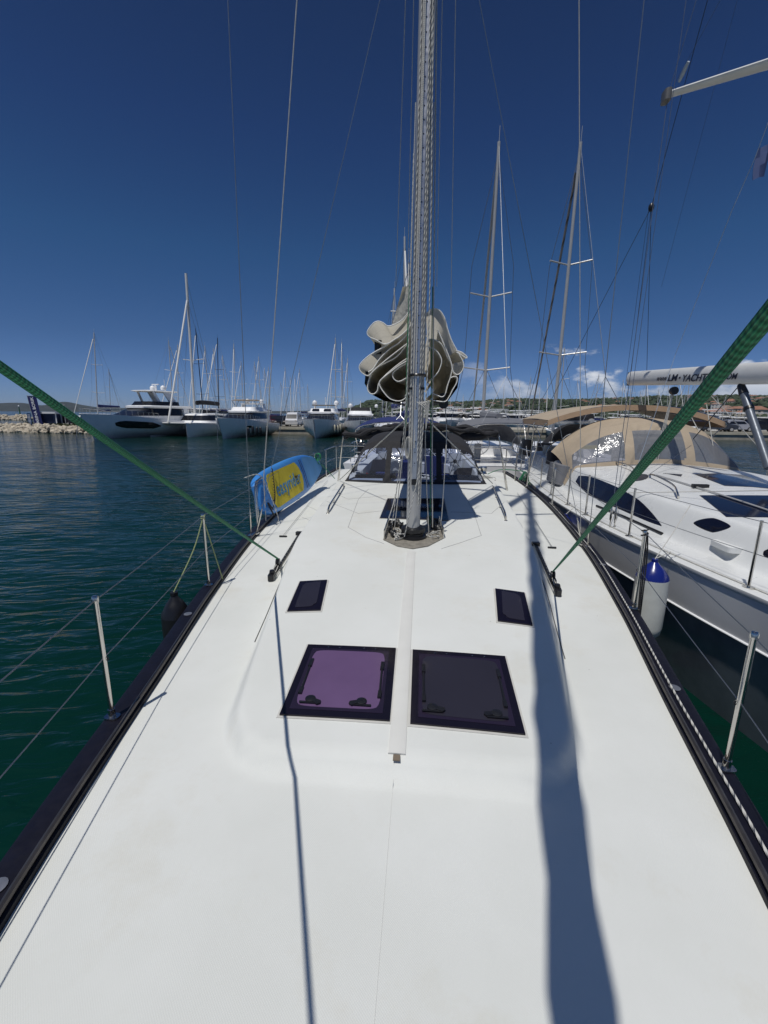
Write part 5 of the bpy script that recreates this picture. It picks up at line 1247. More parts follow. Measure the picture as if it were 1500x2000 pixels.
# ---------------- sailing yachts across the dock and in the basin
TW = rope_mat('striped_furled_sail', (0.30, 0.26, 0.22), (0.09, 0.075, 0.065), 7, 1, 'twist')
def sail_yacht(label, L=13.5, mh=17.0, mastm=None, canopy=None, detail=True, group=None, jib=None, spr=(0.36, 0.66), mr=0.08):
    r = thing('sailing_yacht', label, 'sailing yacht', (0, 0, 0), 0, group); mastm = mastm or ALUW
    # local: bow toward -Y
    m = MB(); dk = hull(m, L, 4.1, 1.45, 1.25, 0.8, bowp=2.0, rake=0.04); m.build('hull', GELB, r, local=True); dk.build('deck', GELB, r, local=True)
    m = MB(); slices(m, [(1.3, -L*.22, L*.2, 1.2, .6), (1.62, -L*.16, L*.2, 1.1, .6), (1.72, -L*.10, L*.2, 1.0, .5)]); m.build('coachroof', GELB, r, local=True)
    m = MB(); slices(m, [(1.40, -L*.10, L*.14, 1.19, .5), (1.54, -L*.10, L*.14, 1.15, .5)]); m.build('cabin_window', BG, r, local=True)
    my = -L*.06; m = MB(); m.tube([(0, my, 1.6), (0, my+mh*0.015, mh)], [mr, mr*0.8], 10); m.tube([(0, my+.25, mh), (0, my+.25, mh+0.6)], 0.012, 5); mast = m.build('mast', mastm, r, local=True)
    for f, l in ((spr[0], 1.1), (spr[1], 0.95)):
        z = mh*f; m = MB(); m.tube([(-l, my+.45, z+0.1), (0, my+.08, z), (l, my+.45, z+0.1)], 0.035, 6); m.build('spreader', mastm, mast, local=True)
    m = MB()
    for s_ in (-1, 1):
        m.tube([(s_*1.9, my+.5, 1.3), (s_*1.1, my+.45, mh*.36), (s_*.95, my+.45, mh*.66), (0, my+.2, mh*.97)], 0.013, 4); m.tube([(s_*1.9, my+.4, 1.3), (0, my+.1, mh*.36)], 0.011, 4)
        m.tube([(s_*1.6, L*.48, 1.3), (0, L*.40, mh*.30), (0, my+.25, mh*.99)], 0.011, 4)
    m.build('shroud', WIRE, r, local=True)
    m = MB(); m.tube([(0, -L*.485, 1.5), (0, my-.05, mh*.93)], [0.04, 0.06], 8); m.build('furled_jib', jib or SAILE, r, local=True)
    m = MB(); m.tube([(0, my+.2, 2.75), (0, my+5.2, 2.85)], 0.09, 8); bo = m.build('boom', mastm, r, local=True)
    m = MB(); m.tube(smooth_path([(0, my+.25, 3.05), (0, my+2, 3.0), (0, my+5.0, 2.98)], 4), [0.22, .21, .21, .2, .2, .19, .17, .15, .14], 8); m.build('sail_bag', canopy or BLUEC, bo, local=True)
    if detail:
        c = canopy or BLUEC
        m = MB(); rows = []
        for j in range(7):
            v = j/6; rows.append([(1.35*(-1+2*i/16)*(1-.05*v), L*.12+0.15+1.25*v+0.0, 1.70+(0.25+0.75*ss(0, .5, v))*(1-abs(-1+2*i/16)**2.8)) for i in range(17)])
        m.grid(rows, (0, 0, -0.01)); m.build('sprayhood', c, r, local=True)
        m = MB(); rows = []
        for j in range(7): rows.append([(1.65*(-1+2*i/16), L*.30+2.1*j/6, 2.66+0.28*(1-abs(-1+2*i/16)**3.2)-0.16*j/6) for i in range(17)])
        m.grid(rows, (0, 0, -0.012)); b_ = m.build('bimini', c, r, local=True)
        m = MB()
        for y in (L*.30, L*.30+2.1): m.tube(smooth_path([(-1.62, L*.36, 1.4), (-1.62, y, 2.44), (-.9, y, 2.70), (0, y, 2.74), (.9, y, 2.70), (1.62, y, 2.44), (1.62, L*.36, 1.4)], 4), 0.016, 6)
        m.build('bimini_frame', STEEL, b_, local=True)
        m = MB()
        for s_ in (-1, 1):
            for z in (1.65, 1.95): m.tube(smooth_path([(s_*1.85, L*.30, z), (s_*1.8, L*.46, z), (s_*1.2, L*.485, z)], 4), 0.014, 6)
            for y in (.30, .38, .46): m.tube([(s_*1.84, L*y, 1.25), (s_*1.84, L*y, 1.95)], 0.014, 6)
            for y in (-.3, -.18, -.05, .08, .2): m.tube([(s_*min(1.95, 2.0-max(0, -y-.05)*3.2), L*y, 1.3), (s_*min(1.95, 2.0-max(0, -y-.05)*3.2), L*y, 1.95)], 0.012, 5)
        m.build('guard_rail', STEEL, r, local=True)
        for s_ in (-1, 1):
            c_ = Vector((s_*0.85, L*.38, 1.95)); m = MB(); m.tube([c_+Vector((0.42*cos(a), 0, 0.42*sin(a))) for a in [2*pi*k/24 for k in range(24)]], 0.015, 6, closed=True)
            for k in range(6): a = pi/3*k; m.tube([c_, c_+Vector((0.42*cos(a), 0, 0.42*sin(a)))], 0.008, 5)
            m.rbox((s_*.85, L*.37, 1.6), (.25, .25, .7), .3); m.build('steering_wheel', ALU, r, local=True)
        m = MB(); m.box((0, L*.497, 0.9), (2.6, 0.05, 0.75)); m.build('transom_platform', mat('transom_grey', (0.45, 0.47, 0.5), 0.4), r, local=True)  # one even cool grey on the transom panel
        m = MB(); m.rbox((1.45, L*.45, 1.75), (.28, .22, .5), .3); m.rbox((-1.4, L*.45, 1.8), (.5, .16, .55), .45); m.build('stern_gear', BLACK, r, local=True)
    return r
def px_place(r, px, Y, z=0.0): d = ray(px, 808); r.location = (d.x/d.y*Y, Y, z)
def mtop(px, py, Y): return atY(px, py, Y).z
# boats stern-to on the far side of the stern dock
pA = sail_yacht('sailing yacht with grey bimini and sprayhood across the dock, right of the near mast', 13, 14.85, ALU, GREYC, spr=(0.35, 0.575), mr=0.085, group='yachts across the dock', jib=mat('dull_sail', (0.42, 0.40, 0.36), 0.7))
pA.location = (2.98, 22.2, 0); pA.rotation_euler = (0, 0, pi)
pB = sail_yacht('sailing yacht with a brown striped furled jib, mast behind the tan bimini, across the dock', 13, 14.8, ALU, CANVAS, spr=(0.40, 0.67), mr=0.085, group='yachts across the dock', jib=TW)
pB.location = (6.55, 22.4, 0); pB.rotation_euler = (0, 0, pi)
for ch in [o for o in bpy.data.objects if o.parent == pB and o.name.startswith('bimini')]:
    for g in [o for o in bpy.data.objects if o.parent == ch]: bpy.data.objects.remove(g)
    bpy.data.objects.remove(ch)
pC = sail_yacht('sailing yacht with dark blue canopy across the dock, directly behind the near mast', 12, 10.0, ALU, BLUEC, group='yachts across the dock')
pC.location = (-0.9, 22.0, 0); pC.rotation_euler = (0, 0, pi)
# stern dock
m = MB(); m.box((9.4, 13.55, 0.62), (19, 1.9, 0.16)); dock = tag(m.build('dock', TEAK), 'tan plank dock behind the sterns of the near yachts', 'dock')
for x in range(1, 19, 3): m = MB(); m.box((x, 13.55, 0.25), (0.5, 1.6, 0.6)); m.build('dock_float', CONC, dock)
# fenders and gear on yacht A quarter
for i, (x, z) in enumerate(((5.15, 1.5), (5.3, 1.55), (5.45, 1.45))):
    f = tag(MB().lathe([(0.02, 0), (0.12, -0.08), (0.14, -0.6), (0.02, -0.75)], seg=12).build('fender', FEND), ('left', 'middle', 'right')[i]+' one of the white fenders bunched between two yachts across the dock', 'fender', 'fenders between yachts across the dock'); f.location = (x, 16.4+0.2*i, z+0.2)
# background basin yachts : (top px, top py, base px, Y, kind)
plain = sail_yacht('distant sailing yacht in the crowded basin, known by its bare pale mast', 11.5, 14.0, mat('far_mast', (0.50, 0.50, 0.49), 0.4), BLUEC, detail=False, group='distant moored yachts with pale masts')
plain.location = (0, 400, 0)
dark = sail_yacht('distant yacht with a black mast, behind the catamaran', 12.5, 16.0, mat('black_mast', (0.012, 0.015, 0.03), 0.4), CANVAS, detail=False, group='distant yachts with black masts')
first = {0: True, 1: True}
FAR = [(188, 650, 196, 95, 0), (326, 664, 333, 92, 0), (352, 674, 352, 100, 0), (385, 643, 402, 78, 1), (429, 661, 431, 84, 1), (402, 676, 413, 96, 0), (419, 681, 436, 88, 0), (432, 694, 440, 110, 0), (457, 672, 462, 105, 0), (473, 706, 480, 92, 0),
       (495, 706, 500, 100, 0), (507, 697, 513, 118, 0), (515, 718, 520, 112, 0), (526, 717, 530, 92, 0), (558, 718, 562, 105, 0), (567, 736, 570, 118, 0), (577, 734, 584, 108, 0), (586, 721, 590, 125, 0), (547, 745, 548, 130, 0), (600, 750, 601, 135, 0),
       (657, 661, 658, 90, 0), (667, 668, 667, 98, 0), (680, 700, 680, 104, 0), (648, 737, 649, 120, 0), (672, 767, 672, 130, 0), (210, 720, 212, 130, 0), (745, 700, 748, 110, 0), (772, 560, 768, 60, 0), (789, 468, 789, 46, 0),
       (1038, 735, 1036, 110, 0), (1055, 750, 1053, 120, 0), (1070, 738, 1068, 95, 0), (1105, 678, 1099, 62, 0), (1127, 742, 1124, 130, 0), (1172, 730, 1164, 90, 0), (1180, 765, 1178, 120, 0), (1215, 742, 1211, 84, 0), (1236, 726, 1233, 80, 0), (1250, 764, 1248, 120, 0),
       (1262, 738, 1259, 88, 0), (1284, 760, 1281, 100, 0), (1305, 752, 1302, 92, 0), (1324, 728, 1318, 80, 0), (1340, 770, 1336, 115, 0), (1352, 720, 1346, 76, 0), (1362, 735, 1357, 90, 0), (1400, 775, 1395, 110, 0), (1420, 770, 1414, 100, 0), (1466, 770, 1458, 90, 0), (1015, 745, 1014, 105, 0), (985, 752, 984, 120, 0), (905, 770, 906, 125, 0), (880, 764, 880, 120, 0)]
rr = random.Random(31)
for tx, ty, bx, Y, kd in FAR:
    src, mh = ((plain, 14.0), (dark, 16.0))[kd]
    d = ray(bx, 812); x = d.x/d.y*Y; tp = atY(tx, ty, Y); h = tp.z/mh
    c = src if first[kd] else copy_tree(src); first[kd] = False
    c.location = (x, Y, 0); c.scale = (h, h, h); c.rotation_euler = (0, -math.atan2(x-tp.x, tp.z)*1.0 if abs(tp.x-x) < 3 else 0, rr.choice((0, pi))+rr.uniform(-.25, .25))
    if abs(c.rotation_euler[2]) > 1.5: c.rotation_euler[1] *= -1
 
    ORD = ('first', 'second', 'third', 'fourth', 'fifth', 'sixth', 'seventh', 'eighth', 'ninth', 'tenth', 'eleventh', 'twelfth', 'thirteenth', 'fourteenth', 'fifteenth', 'sixteenth', 'seventeenth', 'eighteenth', 'nineteenth', 'twentieth', 'twenty-first', 'twenty-second', 'twenty-third', 'twenty-fourth', 'twenty-fifth', 'twenty-sixth', 'twenty-seventh', 'twenty-eighth', 'twenty-ninth', 'thirtieth')
    Ls = sorted(q[0] for q in FAR if q[0] < 760); Rs = sorted((q[0] for q in FAR if q[0] >= 760), reverse=True)
    c['label'] = ('distant yacht with a pale mast, %s mast from the left edge' % ORD[Ls.index(tx)]) if tx < 760 else ('distant yacht with a pale mast, %s such mast from the right edge' % ORD[Rs.index(tx)])
    if kd == 1: c['label'] = 'distant yacht with a leaning black mast, right behind the catamaran mast' if tx < 400 else 'distant yacht with an upright black mast, left of the motor yacht with the brown canopy'
    named = {188: 'distant yacht with a tall mast alone at the far left behind the largest motor yacht', 789: 'yacht further back whose mast top shows just left of the near mast', 772: 'yacht far back whose mast stands left of the furled mainsail', 657: 'distant yacht, left one of two tall masts behind the motor yacht with twin domes', 667: 'distant yacht, right one of two tall masts behind the motor yacht with twin domes', 1105: 'mid distance yacht with its mast right behind the two tall masts and tan bimini'}
    if tx in named: c['label'] = named[tx]
# ---------------- quay, cars, small craft
m = MB(); rows = []
m.box((8, 70.5, 0.35), (150, 13, 1.3)); q = m.build('quay', CONC); tag(q, kind='structure')
m = MB(); m.box((8, 63.94, 0.87), (150, 0.16, 0.36)); tag(m.build('quay_edge', mat('pale_concrete', (0.50, 0.46, 0.36), 0.9, var=0.2, vs=1)), kind='structure')
def car_proto(kind):
    r = thing('parked_'+('van' if kind == 'van' else 'car'), '', kind); 
    if kind == 'van': prof = [(-2.4, .35), (-2.45, .95), (-2.2, 1.15), (-1.6, 1.85), (-1.2, 2.15), (2.35, 2.2), (2.45, 1.9), (2.45, .35)]; w = .95
    else: prof = [(-2.2, .35), (-2.25, .75), (-2.0, .95), (-1.2, 1.05), (-.55, 1.55), (.2, 1.68), (1.5, 1.62), (2.1, 1.1), (2.25, .9), (2.2, .35)]; w = .88
    return r, prof, w
def car(label, kind, px, Y, rz, col, z=1.005):
    r, prof, w = car_proto(kind); r['label'] = label; r['category'] = 'van' if kind == 'van' else 'car'
    d = ray(px, 812); r.location = (d.x/d.y*Y, Y, z); r.rotation_euler = (0, 0, radians(rz)); p = mat('paint_'+col[0], col[1], .2, .2, .05)
    m = MB(); n = len(prof); rows = []
    for x, s in ((-w, .94), (-w*.96, 1), (w*.96, 1), (w, .94)): rows.append([(x*(1-.16*max(0, zz-1)), y*s, (zz-.35)*s+.35) for y, zz in prof])
    m.grid(rows, wrap=True); m.add(rows[0], [tuple(range(n))]); m.add(rows[-1], [tuple(range(n))]); m.build('body', p, r, local=True)
    zb, zt = (1.25, 1.85) if kind == 'van' else (1.08, 1.5)
    m = MB()
    if kind == 'van': m.poly([(-.75, 2.47, 1.3), (.75, 2.47, 1.3), (.7, 2.44, 1.85), (-.7, 2.44, 1.85)], (0, .015, 0)); m.poly([(-.8, -2.12, 1.22), (.8, -2.12, 1.22), (.75, -1.63, 1.84), (-.75, -1.63, 1.84)], (0, -.03, .02))
    else: m.poly([(-.72, 2.08, 1.12), (.72, 2.08, 1.12), (.62, 1.60, 1.56), (-.62, 1.60, 1.56)], (0, .03, .02)); m.poly([(-.74, -1.17, 1.08), (.74, -1.17, 1.08), (.62, -.6, 1.52), (-.62, -.6, 1.52)], (0, -.03, .02))
    for s_ in (-1, 1): m.poly([(s_*w*.97, -.9, zb), (s_*w*.97, 1.6, zb), (s_*w*.87, 1.3, zt), (s_*w*.87, -.5, zt)], (s_*.03, 0, 0))
    m.build('window', BG, r, local=True)
    for s_ in (-1, 1):
        for y in (-1.4, 1.4):
            m = MB(); m.lathe([(.02, -.1), (.26, -.1), (.33, -.07), (.33, .07), (.26, .1), (.02, .1)], (s_*w*.93, y, .33), 16, Matrix.Rotation(pi/2, 3, 'Y')); wh = m.build('wheel', BLACK, r, local=True)
            m = MB(); m.lathe([(.02, -.11), (.2, -.11), (.2, .11), (.02, .11)], (s_*w*.93, y, .33), 12, Matrix.Rotation(pi/2, 3, 'Y')); m.build('rim', ALU, wh, local=True)
    m = MB()
    for s_ in (-1, 1): m.box((s_*w*.75, -2.2 if kind != 'van' else -2.4, .78 if kind != 'van' else .9), (.3, .1, .16)); m.box((s_*w*.8, 2.2 if kind != 'van' else 2.45, .95 if kind != 'van' else 1.2), (.2, .06, .25))
    m.build('lamp', mat('lamp_lens', (.5, .45, .42), .15), r, local=True)
    return r
car('white panel van parked on the quay between two motor yachts', 'van', 574, 69, 6, ('white', (.7, .7, .7)))
car('black car parked on the quay left of the white van', 'car', 550, 69, 10, ('black', (.01, .01, .012)))
car('red and dark car parked on the quay at the left of the black car', 'car', 535, 73, 30, ('darkred', (.06, .01, .012)))
car('dark grey car parked on the right hand quay beyond the tan dodger', 'car', 1405, 67, 82, ('grey', (.05, .055, .065)))
car('silver car parked on the right hand quay, right of the dark grey car', 'car', 1440, 67.5, 95, ('silver', (.42, .42, .44)))
car('dark car parked on the right hand quay at the right picture edge', 'car', 1492, 68, 80, ('black2', (.02, .02, .022)))
# white motor boats of the middle basin
mb0 = None
def small_boat():
    L = 9.5; r = thing('motor_boat', 'one of many small white motor boats packed in the basin below the town', 'motor boat', (0, 0, 0), 0, 'small white motor boats in the basin')
    m = MB(); dk = hull(m, L, 3.1, 1.5, 1.15, .7); m.build('hull', GELB, r, local=True); dk.build('deck', GELB, r, local=True)
    m = MB(); slices(m, [(1.2, -L*.25, L*.25, 1.15, .5), (1.6, -L*.14, L*.25, 1.1, .5)]); slices(m, [(2.1, -L*.02, L*.22, 1.0, .4), (2.25, -L*.03, L*.28, 1.1, .4), (2.3, 0, L*.26, 1.0, .4)]); m.build('cabin', GELB, r, local=True)
    m = MB(); slices(m, [(1.58, -L*.14, L*.2, 1.11, .5), (2.12, -L*.02, L*.2, .98, .4)]); m.build('cabin_window', BG, r, local=True)
    m = MB(); m.box((0, L*.18, 2.9), (1.8, 1.6, .08)); [m.tube([(x, L*.18, 2.3), (x, L*.18, 2.9)], .04, 5) for x in (-.8, .8)]; m.build('hardtop', GELB, r, local=True)
    return r
rr = random.Random(5)
for i in range(84):
    row = i % 4; c = small_boat() if mb0 is None else copy_tree(mb0); mb0 = mb0 or c
    px = (rr.uniform(745, 1120) if i % 3 == 0 else rr.uniform(885, 1130)) if row != 3 else rr.uniform(1150, 1500); Y = (96, 118, 140, 100)[row]+rr.uniform(-3, 3); d = ray(px, 812)
    c.location = (d.x/d.y*Y, Y, 0); c.rotation_euler = (0, 0, rr.choice((.3, -.6, 2.2, 1.2))+rr.uniform(-.3, .3)); s = rr.uniform(1.0, 1.6); c.scale = (s, s, s)
# ---------------- spit with rocks, banner, kiosk
def rocks(name, pts, n, wid, h, s0, s1, seed, lab):
    rr = random.Random(seed); m = MB(); bm = bmesh.new(); bmesh.ops.create_icosphere(bm, subdivisions=1, radius=1); V = [v.co.copy() for v in bm.verts]; Fc = [[v.index for v in f.verts] for f in bm.faces]; bm.free()
    for _ in range(n):
        t = rr.random()*(len(pts)-1); i = min(int(t), len(pts)-2); c = Vector(pts[i]).lerp(Vector(pts[i+1]), t-i); o = rr.uniform(-1, 1); c += Vector((rr.uniform(-.6, .6), o*wid, max(0, h*(1-abs(o)**1.4))*rr.uniform(.5, 1)))
        s = rr.uniform(s0, s1); R = Matrix.Rotation(rr.random()*6, 3, Vector((rr.random(), rr.random(), rr.random()+.1)).normalized()); sc = Vector((rr.uniform(.7, 1.3), rr.uniform(.7, 1.3), rr.uniform(.5, .9)))
        m.add([c+R @ Vector((v.x*sc.x*s*rr.uniform(.85, 1.1), v.y*sc.y*s, v.z*sc.z*s)) for v in V], Fc)
    o = m.build(name, mat('limestone', (.50, .44, .34), .9, var=.35, vs=1.2), ang=20); return tag(o, lab, None, kind='stuff')
sp = [at(8, 64), at(40, 63.5), at(90, 62.5), at(150, 61.5), at(215, 61)]
rocks('breakwater_rocks', [tuple(p) for p in sp], 620, 1.6, 1.05, .22, .5, 3, 'pale limestone boulders of the spit')
fb = [at(-60, 150), at(55, 146)]; rocks('breakwater_rocks', [tuple(p) for p in fb], 330, 1.8, 1.6, .35, .8, 8, 'pale boulders of the outer breakwater')
m = MB(); P = [at(24, 65.5), at(60, 64.6), at(150, 63), at(230, 62.3), at(240, 78), at(150, 80), at(30, 76)]
m.poly([Vector((p.x, p.y, .85)) for p in P], (0, 0, -1.2)); tag(m.build('ground', mat('spit_soil', (.20, .17, .12), .95, var=.3, bump=.5, bs=3)), kind='structure')
# leafy clumps
def leaves(m, c, R, n, s, seed, flat=1.0):
    rr = random.Random(seed)
    for _ in range(n):
        d = Vector((rr.gauss(0, 1), rr.gauss(0, 1), rr.gauss(0, 1))).normalized()*(rr.random()**.45); p = Vector(c)+Vector((d.x*R[0], d.y*R[1], abs(d.z)*R[2]*flat if flat < 1 else d.z*R[2]))
        a = Vector((rr.uniform(-1, 1), rr.uniform(-1, 1), rr.uniform(-1, 1))).normalized()*s*rr.uniform(.6, 1.3); b = a.cross(Vector((rr.random(), rr.random(), 1))).normalized()*s*.6
        m.add([p-a, p+b, p+a, p-b], [(0, 1, 2, 3)])
LEAF = mat('shrub_leaves', (.075, .085, .025), .7, var=.5, vs=.9); LEAFD = mat('pine_foliage', (.035, .055, .022), .8, var=.5, vs=.12)
for i, (px, D, w, h) in enumerate(((52, 65.5, 1.0, .9), (68, 65.8, 1.3, .8), (84, 65.5, 1.2, .75), (100, 65, 1.4, .6), (118, 64.8, 1.2, .55), (140, 64, 1.5, .45), (165, 63.5, 1.2, .4))):
    p = at(px, D, .8); m = MB(); leaves(m, p, (w, .7, h), 420, .10, 40+i, .9); o = m.build('shrub', LEAF, recalc=False)
    tag(o, ('low green shrub on the spit by the small blue board', 'low green shrub in front of the tall blue banner', 'green shrub at the left foot of the blue kiosk', 'green shrub in front of the blue kiosk', 'green shrub at the right foot of the kiosk', 'low green shrub right of the kiosk', 'last low shrub toward the largest motor yacht')[i], 'shrub')
BB = mat('banner_blue', (.008, .014, .10), .6, var=.08)
def banner():
    a = at(73, 64.5, .85); r = thing('banner', 'tall narrow navy blue banner with white vertical lettering on the spit', 'banner', tuple(a)); rt = RT.copy(); rt.z = 0; rt.normalize(); fw = Vector((-rt.y, rt.x, 0))
    up = (Vector((0, 0, 1))-rt*.10).normalized(); m = MB(); P = []
    for i in range(15):
        v = i/14; w = .62; P.append([a+up*(.15+4.2*v)+rt*(w*(-1+2*j/6))+fw*(.04*sin(v*6+j*.5)) for j in range(7)])
    m.grid(P, tuple(fw*.02)); m.build('cloth', BB, r); m = MB(); m.tube([a-rt*.66, a-rt*.66+up*4.5], .03, 6); m.tube([a-rt*.66+up*4.4, a+rt*.6+up*4.4], .02, 6); m.build('pole', ALU, r)
    m = MB(); m.rbox(tuple(a+Vector((0, 0, .05))), (.9, .9, .1), .2); m.build('foot', BLACK, r)
    c = a+up*2.05-fw*.10+rt*.02; text_mesh('MARINA BORIK', frame(c, up, -rt), mat('white_print', (.75, .77, .8), .6, var=0), 'lettering', r, size=.62, offset=.01)
banner()
def kiosk():
    a = at(95, 66, .85); rt = RT.copy(); rt.z = 0; rt.normalize(); rz = math.atan2(rt.y, rt.x)+.25
    r = thing('kiosk', 'small dark blue kiosk with white roof and frame on the spit', 'kiosk', tuple(a), rz)
    m = MB(); m.box((0, 0, .95), (2.3, 1.8, 1.7)); m.build('wall', mat('kiosk_blue', (.035, .06, .13), .5), r, local=True); m = MB(); m.rbox((0, -.1, 1.95), (2.9, 2.3, .26), .08); m.build('roof', GELB, r, local=True)
    m = MB()
    for x in (-1.3, 1.3):
        for y in (-1.0, .9): m.box((x, y, .9), (.13, .13, 1.9))
    m.build('frame_post', GELB, r, local=True); m = MB(); m.box((.15, -.91, 1.0), (1.5, .04, 1.2)); m.build('shutter', mat('shutter_navy', (.01, .018, .06), .5), r, local=True)
kiosk()
a = at(56, 65.2, .85); r = thing('notice_board', 'small blue notice board with pale lines at the tip of the spit', 'sign', tuple(a)); m = MB(); m.box((a.x, a.y, a.z+1.0), (.62, .06, 1.75)); m.build('board', mat('board_blue', (.02, .06, .15), .5), r)
m = MB()
for k in range(7): m.box((a.x, a.y-.035, a.z+.4+.2*k), (.40, .01, .05))
m.build('printed_line', GELC, r)
a = at(126, 66, .85); m = MB(); m.tube([a, a+Vector((0, 0, 3.1))], .05, 8); m.box(tuple(a+Vector((0, 0, 3.1))), (.5, .2, .15)); m.box(tuple(a+Vector((.1, 0, 2.5))), (.3, .2, .3)); tag(m.build('lamp_post', ALU), 'slim grey equipment post right of the blue kiosk', 'post')
a = at(39, 147, 1.4); m = MB(); m.tube([a, a+Vector((0, 0, 3.0))], [.22, .12], 8); r_ = m.build('beacon', mat('beacon_green', (.03, .12, .06), .5)); tag(r_, 'green navigation beacon on the outer breakwater', 'beacon'); m = MB(); m.lathe([(.2, 0), (.22, .3), (.05, .45)], a+Vector((0, 0, 3.0)), 10); m.build('lantern', GELB, r_)
car('dark vehicle parked on the spit right of the kiosk', 'car', 137, 64.5, 60, ('slate', (.03, .035, .045)), z=.86)
# ---------------- hills
def ridge(name, prof, D0, D1, D2, base, matl, nx=160, seed=1, rough=1.5):
    rr = random.Random(seed); m = MB(); P = []
    x0, x1 = prof[0][0], prof[-1][0]; ph = [rr.uniform(0, 6) for _ in range(12)]
    for j in range(15):
        v = j/14; D = D0+(D1-D0)*v/.75 if v < .75 else D1+(D2-D1)*(v-.75)/.25; row = []
        for i in range(nx+1):
            px = lerp(x0, x1, i/nx); py = cr_interp(prof, px); d = ray(px, py); hz = ray(px, 808+(px-750)*.0087)
            top = max(2.0, (CAMP+ray(px, py)*(D1/1.0)).z); f = ss(0, .75, v) if v < .75 else 1-.5*ss(.75, 1, v)
            p = CAMP+ray(px, 811)*D; nzv = sum(sin(px*.013*(k+1)*1.7+D*.004*(k+1)+ph[k])/(k+1) for k in range(8)); p.z = base+(top-base)*f+rough*nzv*f*(0.5 if v > .7 else 1); row.append(p)
        P.append(row)
    m.grid(P); o = m.build(name, matl); tag(o, kind='structure'); return P
HM = mat('hill_far', (.024, .034, .030), .95, var=.5, vs=.01)
ridge('far_hills', [(-300, 792), (-100, 787), (0, 787.5), (45, 787), (85, 792), (118, 786), (135, 785), (165, 791), (200, 796), (260, 797), (330, 799), (430, 801), (520, 803), (620, 802), (760, 800)], 2300, 3000, 3600, 0, HM)
TM = mat('hill_near', (.055, .070, .030), .95, var=.5, vs=.03)
PR = [(640, 806), (690, 799), (720, 788), (740, 787), (800, 789), (850, 789), (900, 789), (960, 786), (1020, 784), (1080, 785), (1150, 784), (1240, 781), (1330, 778), (1420, 777), (1500, 778), (1700, 776)]
TP = ridge('wooded_hill', PR, 230, 1000, 1300, 0.3, TM, seed=4, rough=.5)
def forest():
    rr = random.Random(77); m = MB(); bm = bmesh.new(); bmesh.ops.create_icosphere(bm, subdivisions=1, radius=1); V = [v.co.copy() for v in bm.verts]; Fc = [[v.index for v in f.verts] for f in bm.faces]; bm.free()
    for _ in range(5200):
        j = rr.random()**.6*10.9; i = rr.random()*159; a = TP[int(j)][int(i)].lerp(TP[int(j)+1][int(i)+1], rr.random()); dd = (a-CAMP).length
        if rr.random() < .25 and j < 5: continue
        s = rr.uniform(2.0, 4.2)*(1 if j > 3 else .7); R = Matrix.Rotation(rr.random()*6, 3, 'Z')
        m.add([a+Vector((0, 0, s*.5))+R @ Vector((v.x*s*rr.uniform(.7, 1.25), v.y*s*rr.uniform(.7, 1.25), v.z*s*.8*rr.uniform(.7, 1.3))) for v in V], Fc)
    tag(m.build('woodland', LEAFD, ang=10), 'dark green woodland covering the hill behind the marina', None, kind='stuff')
forest()
# town houses
RT_ = [mat('roof_tile_a', (.30, .15, .10), .9, var=.25, vs=.3), mat('roof_tile_b', (.26, .17, .13), .9, var=.25, vs=.3)]
WL = [mat('wall_cream', (.52, .47, .38), .9, var=.1), mat('wall_white', (.62, .61, .58), .9, var=.1)]
def house_proto(i, lab, grp):
    r = thing('house', lab, 'house', (0, 0, 0), 0, grp); m = MB(); m.box((0, 0, 3), (11, 8, 6)); m.build('wall', WL[i], r, local=True)
    m = MB(); m.add([(-5.9, -4.4, 6), (5.9, -4.4, 6), (5.9, 4.4, 6), (-5.9, 4.4, 6), (-2.5, 0, 8.3), (2.5, 0, 8.3)], [(0, 1, 5, 4), (1, 2, 5), (2, 3, 4, 5), (3, 0, 4), (3, 2, 1, 0)]); m.build('roof', RT_[i], r, local=True)
    for z in (1.6, 4.4):
        for x in (-3.5, 0, 3.5): m = MB(); m.box((x, -4.02, z), (1.2, .1, 1.4)); m.build('window', BG, r, local=True)
    return r
HP = [house_proto(0, 'one of the orange roofed cream houses of the distant hillside town', 'houses of the hillside town'), house_proto(1, 'one of the brown roofed white houses of the distant hillside town', 'houses of the hillside town')]
rr = random.Random(21); used = [False, False]
spots = []
for k in range(34): spots.append((rr.uniform(868, 1000), rr.uniform(2, 7.2), rr.uniform(.38, .62)))
for k in range(12): spots.append((rr.uniform(1000, 1240), rr.uniform(4, 8), rr.uniform(.5, .7)))
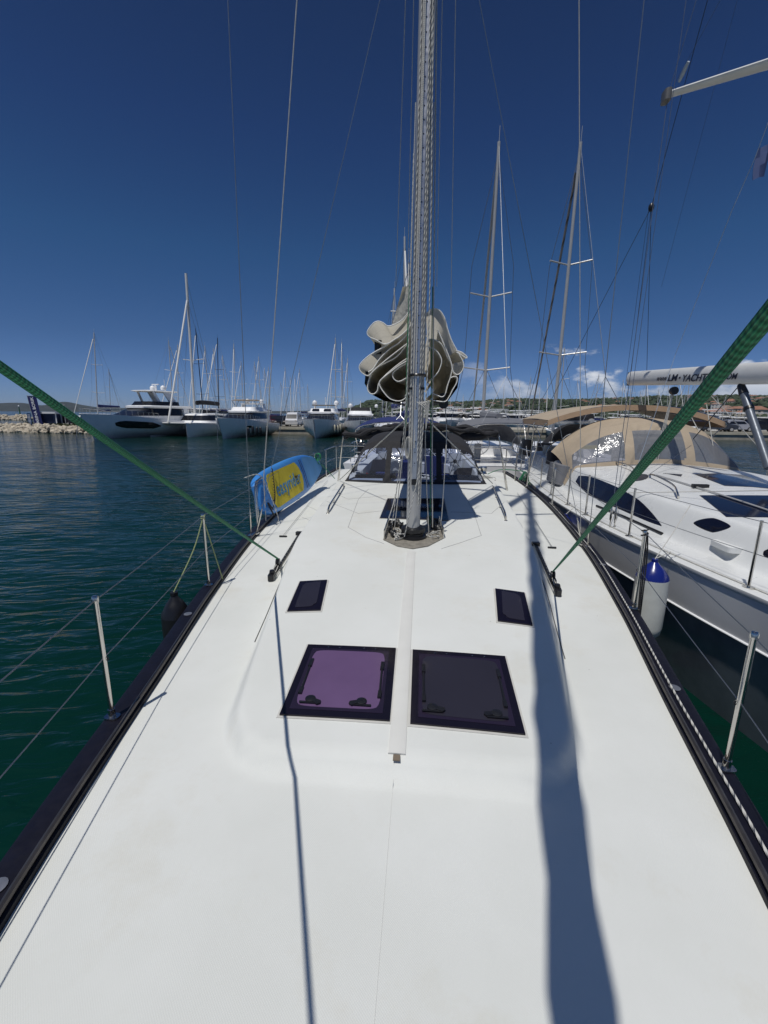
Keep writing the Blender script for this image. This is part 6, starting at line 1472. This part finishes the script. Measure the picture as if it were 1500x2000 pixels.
for k in range(34): spots.append((rr.uniform(1335, 1520), rr.uniform(1, 8.0), rr.uniform(.5, .85)))
spots += [(1402, .5, 1.0), (1480, 1.0, 1.1), (1365, 1.2, .9), (1440, 2.0, 1.0)]
for px, j, s in spots:
    i = min(158, max(0, (px-640)/(1700-640)*160)); a = TP[int(j)][int(i)].lerp(TP[int(j)+1][int(i)], j-int(j)); k = rr.randrange(2)
    c = copy_tree(HP[k]) if used[k] else HP[k]; used[k] = True
    c.location = a+Vector((0, 0, 0.3)); c.rotation_euler = (0, 0, rr.uniform(-.8, .8)-math.atan2(a.x, a.y)); c.scale = (s, s, s*rr.uniform(.8, 1.0))

# small red ensign and yellow lifebuoy on the striped-jib yacht
m = MB(); c = Vector((6.5, 15.8, 3.05)); m.grid([[c+Vector((0.10+0.06*u+.10*v, 0.03*sin(6*u+3*v), 0.18-0.42*v-0.25*u)) for u in (0, .3, .6, 1)] for v in (0, .3, .6, 1)], (0, .004, 0)); off = pB
m.v = [Vector((-(v.x-pB.location.x), -(v.y-pB.location.y), v.z)) for v in m.v]; m.build('ensign', RED, pB, local=True)
m = MB(); m.tube([(pB.location.x-6.56, pB.location.y-15.8, 1.6), (pB.location.x-6.56, pB.location.y-15.8, 3.3)], .015, 6); m.build('flag_staff', ALUW, pB, local=True)
m = MB(); m.rbox((0.9, 6.1, 1.95), (1.1, .14, .12), .4); m.build('lifebuoy', mat('buoy_yellow', (.55, .45, .03), .6), pB, local=True)
# ------------------------------------------------------------------ air
def haze():
    m = MB(); m.box((0, 1500, 49), (12200, 6400, 104)); t = bpy.data.materials.new('marine_haze'); t.use_nodes = True; nt = t.node_tree; nt.nodes.clear()
    o = nt.nodes.new('ShaderNodeOutputMaterial'); v = nt.nodes.new('ShaderNodeVolumePrincipled'); v.inputs['Color'].default_value = (0.72, 0.82, 1.0, 1); v.inputs['Density'].default_value = 0.00004
    nt.links.new(v.outputs[0], o.inputs['Volume']); tag(m.build('haze', t), 'thin bluish sea haze that fades the far hills', None, kind='stuff')
haze()
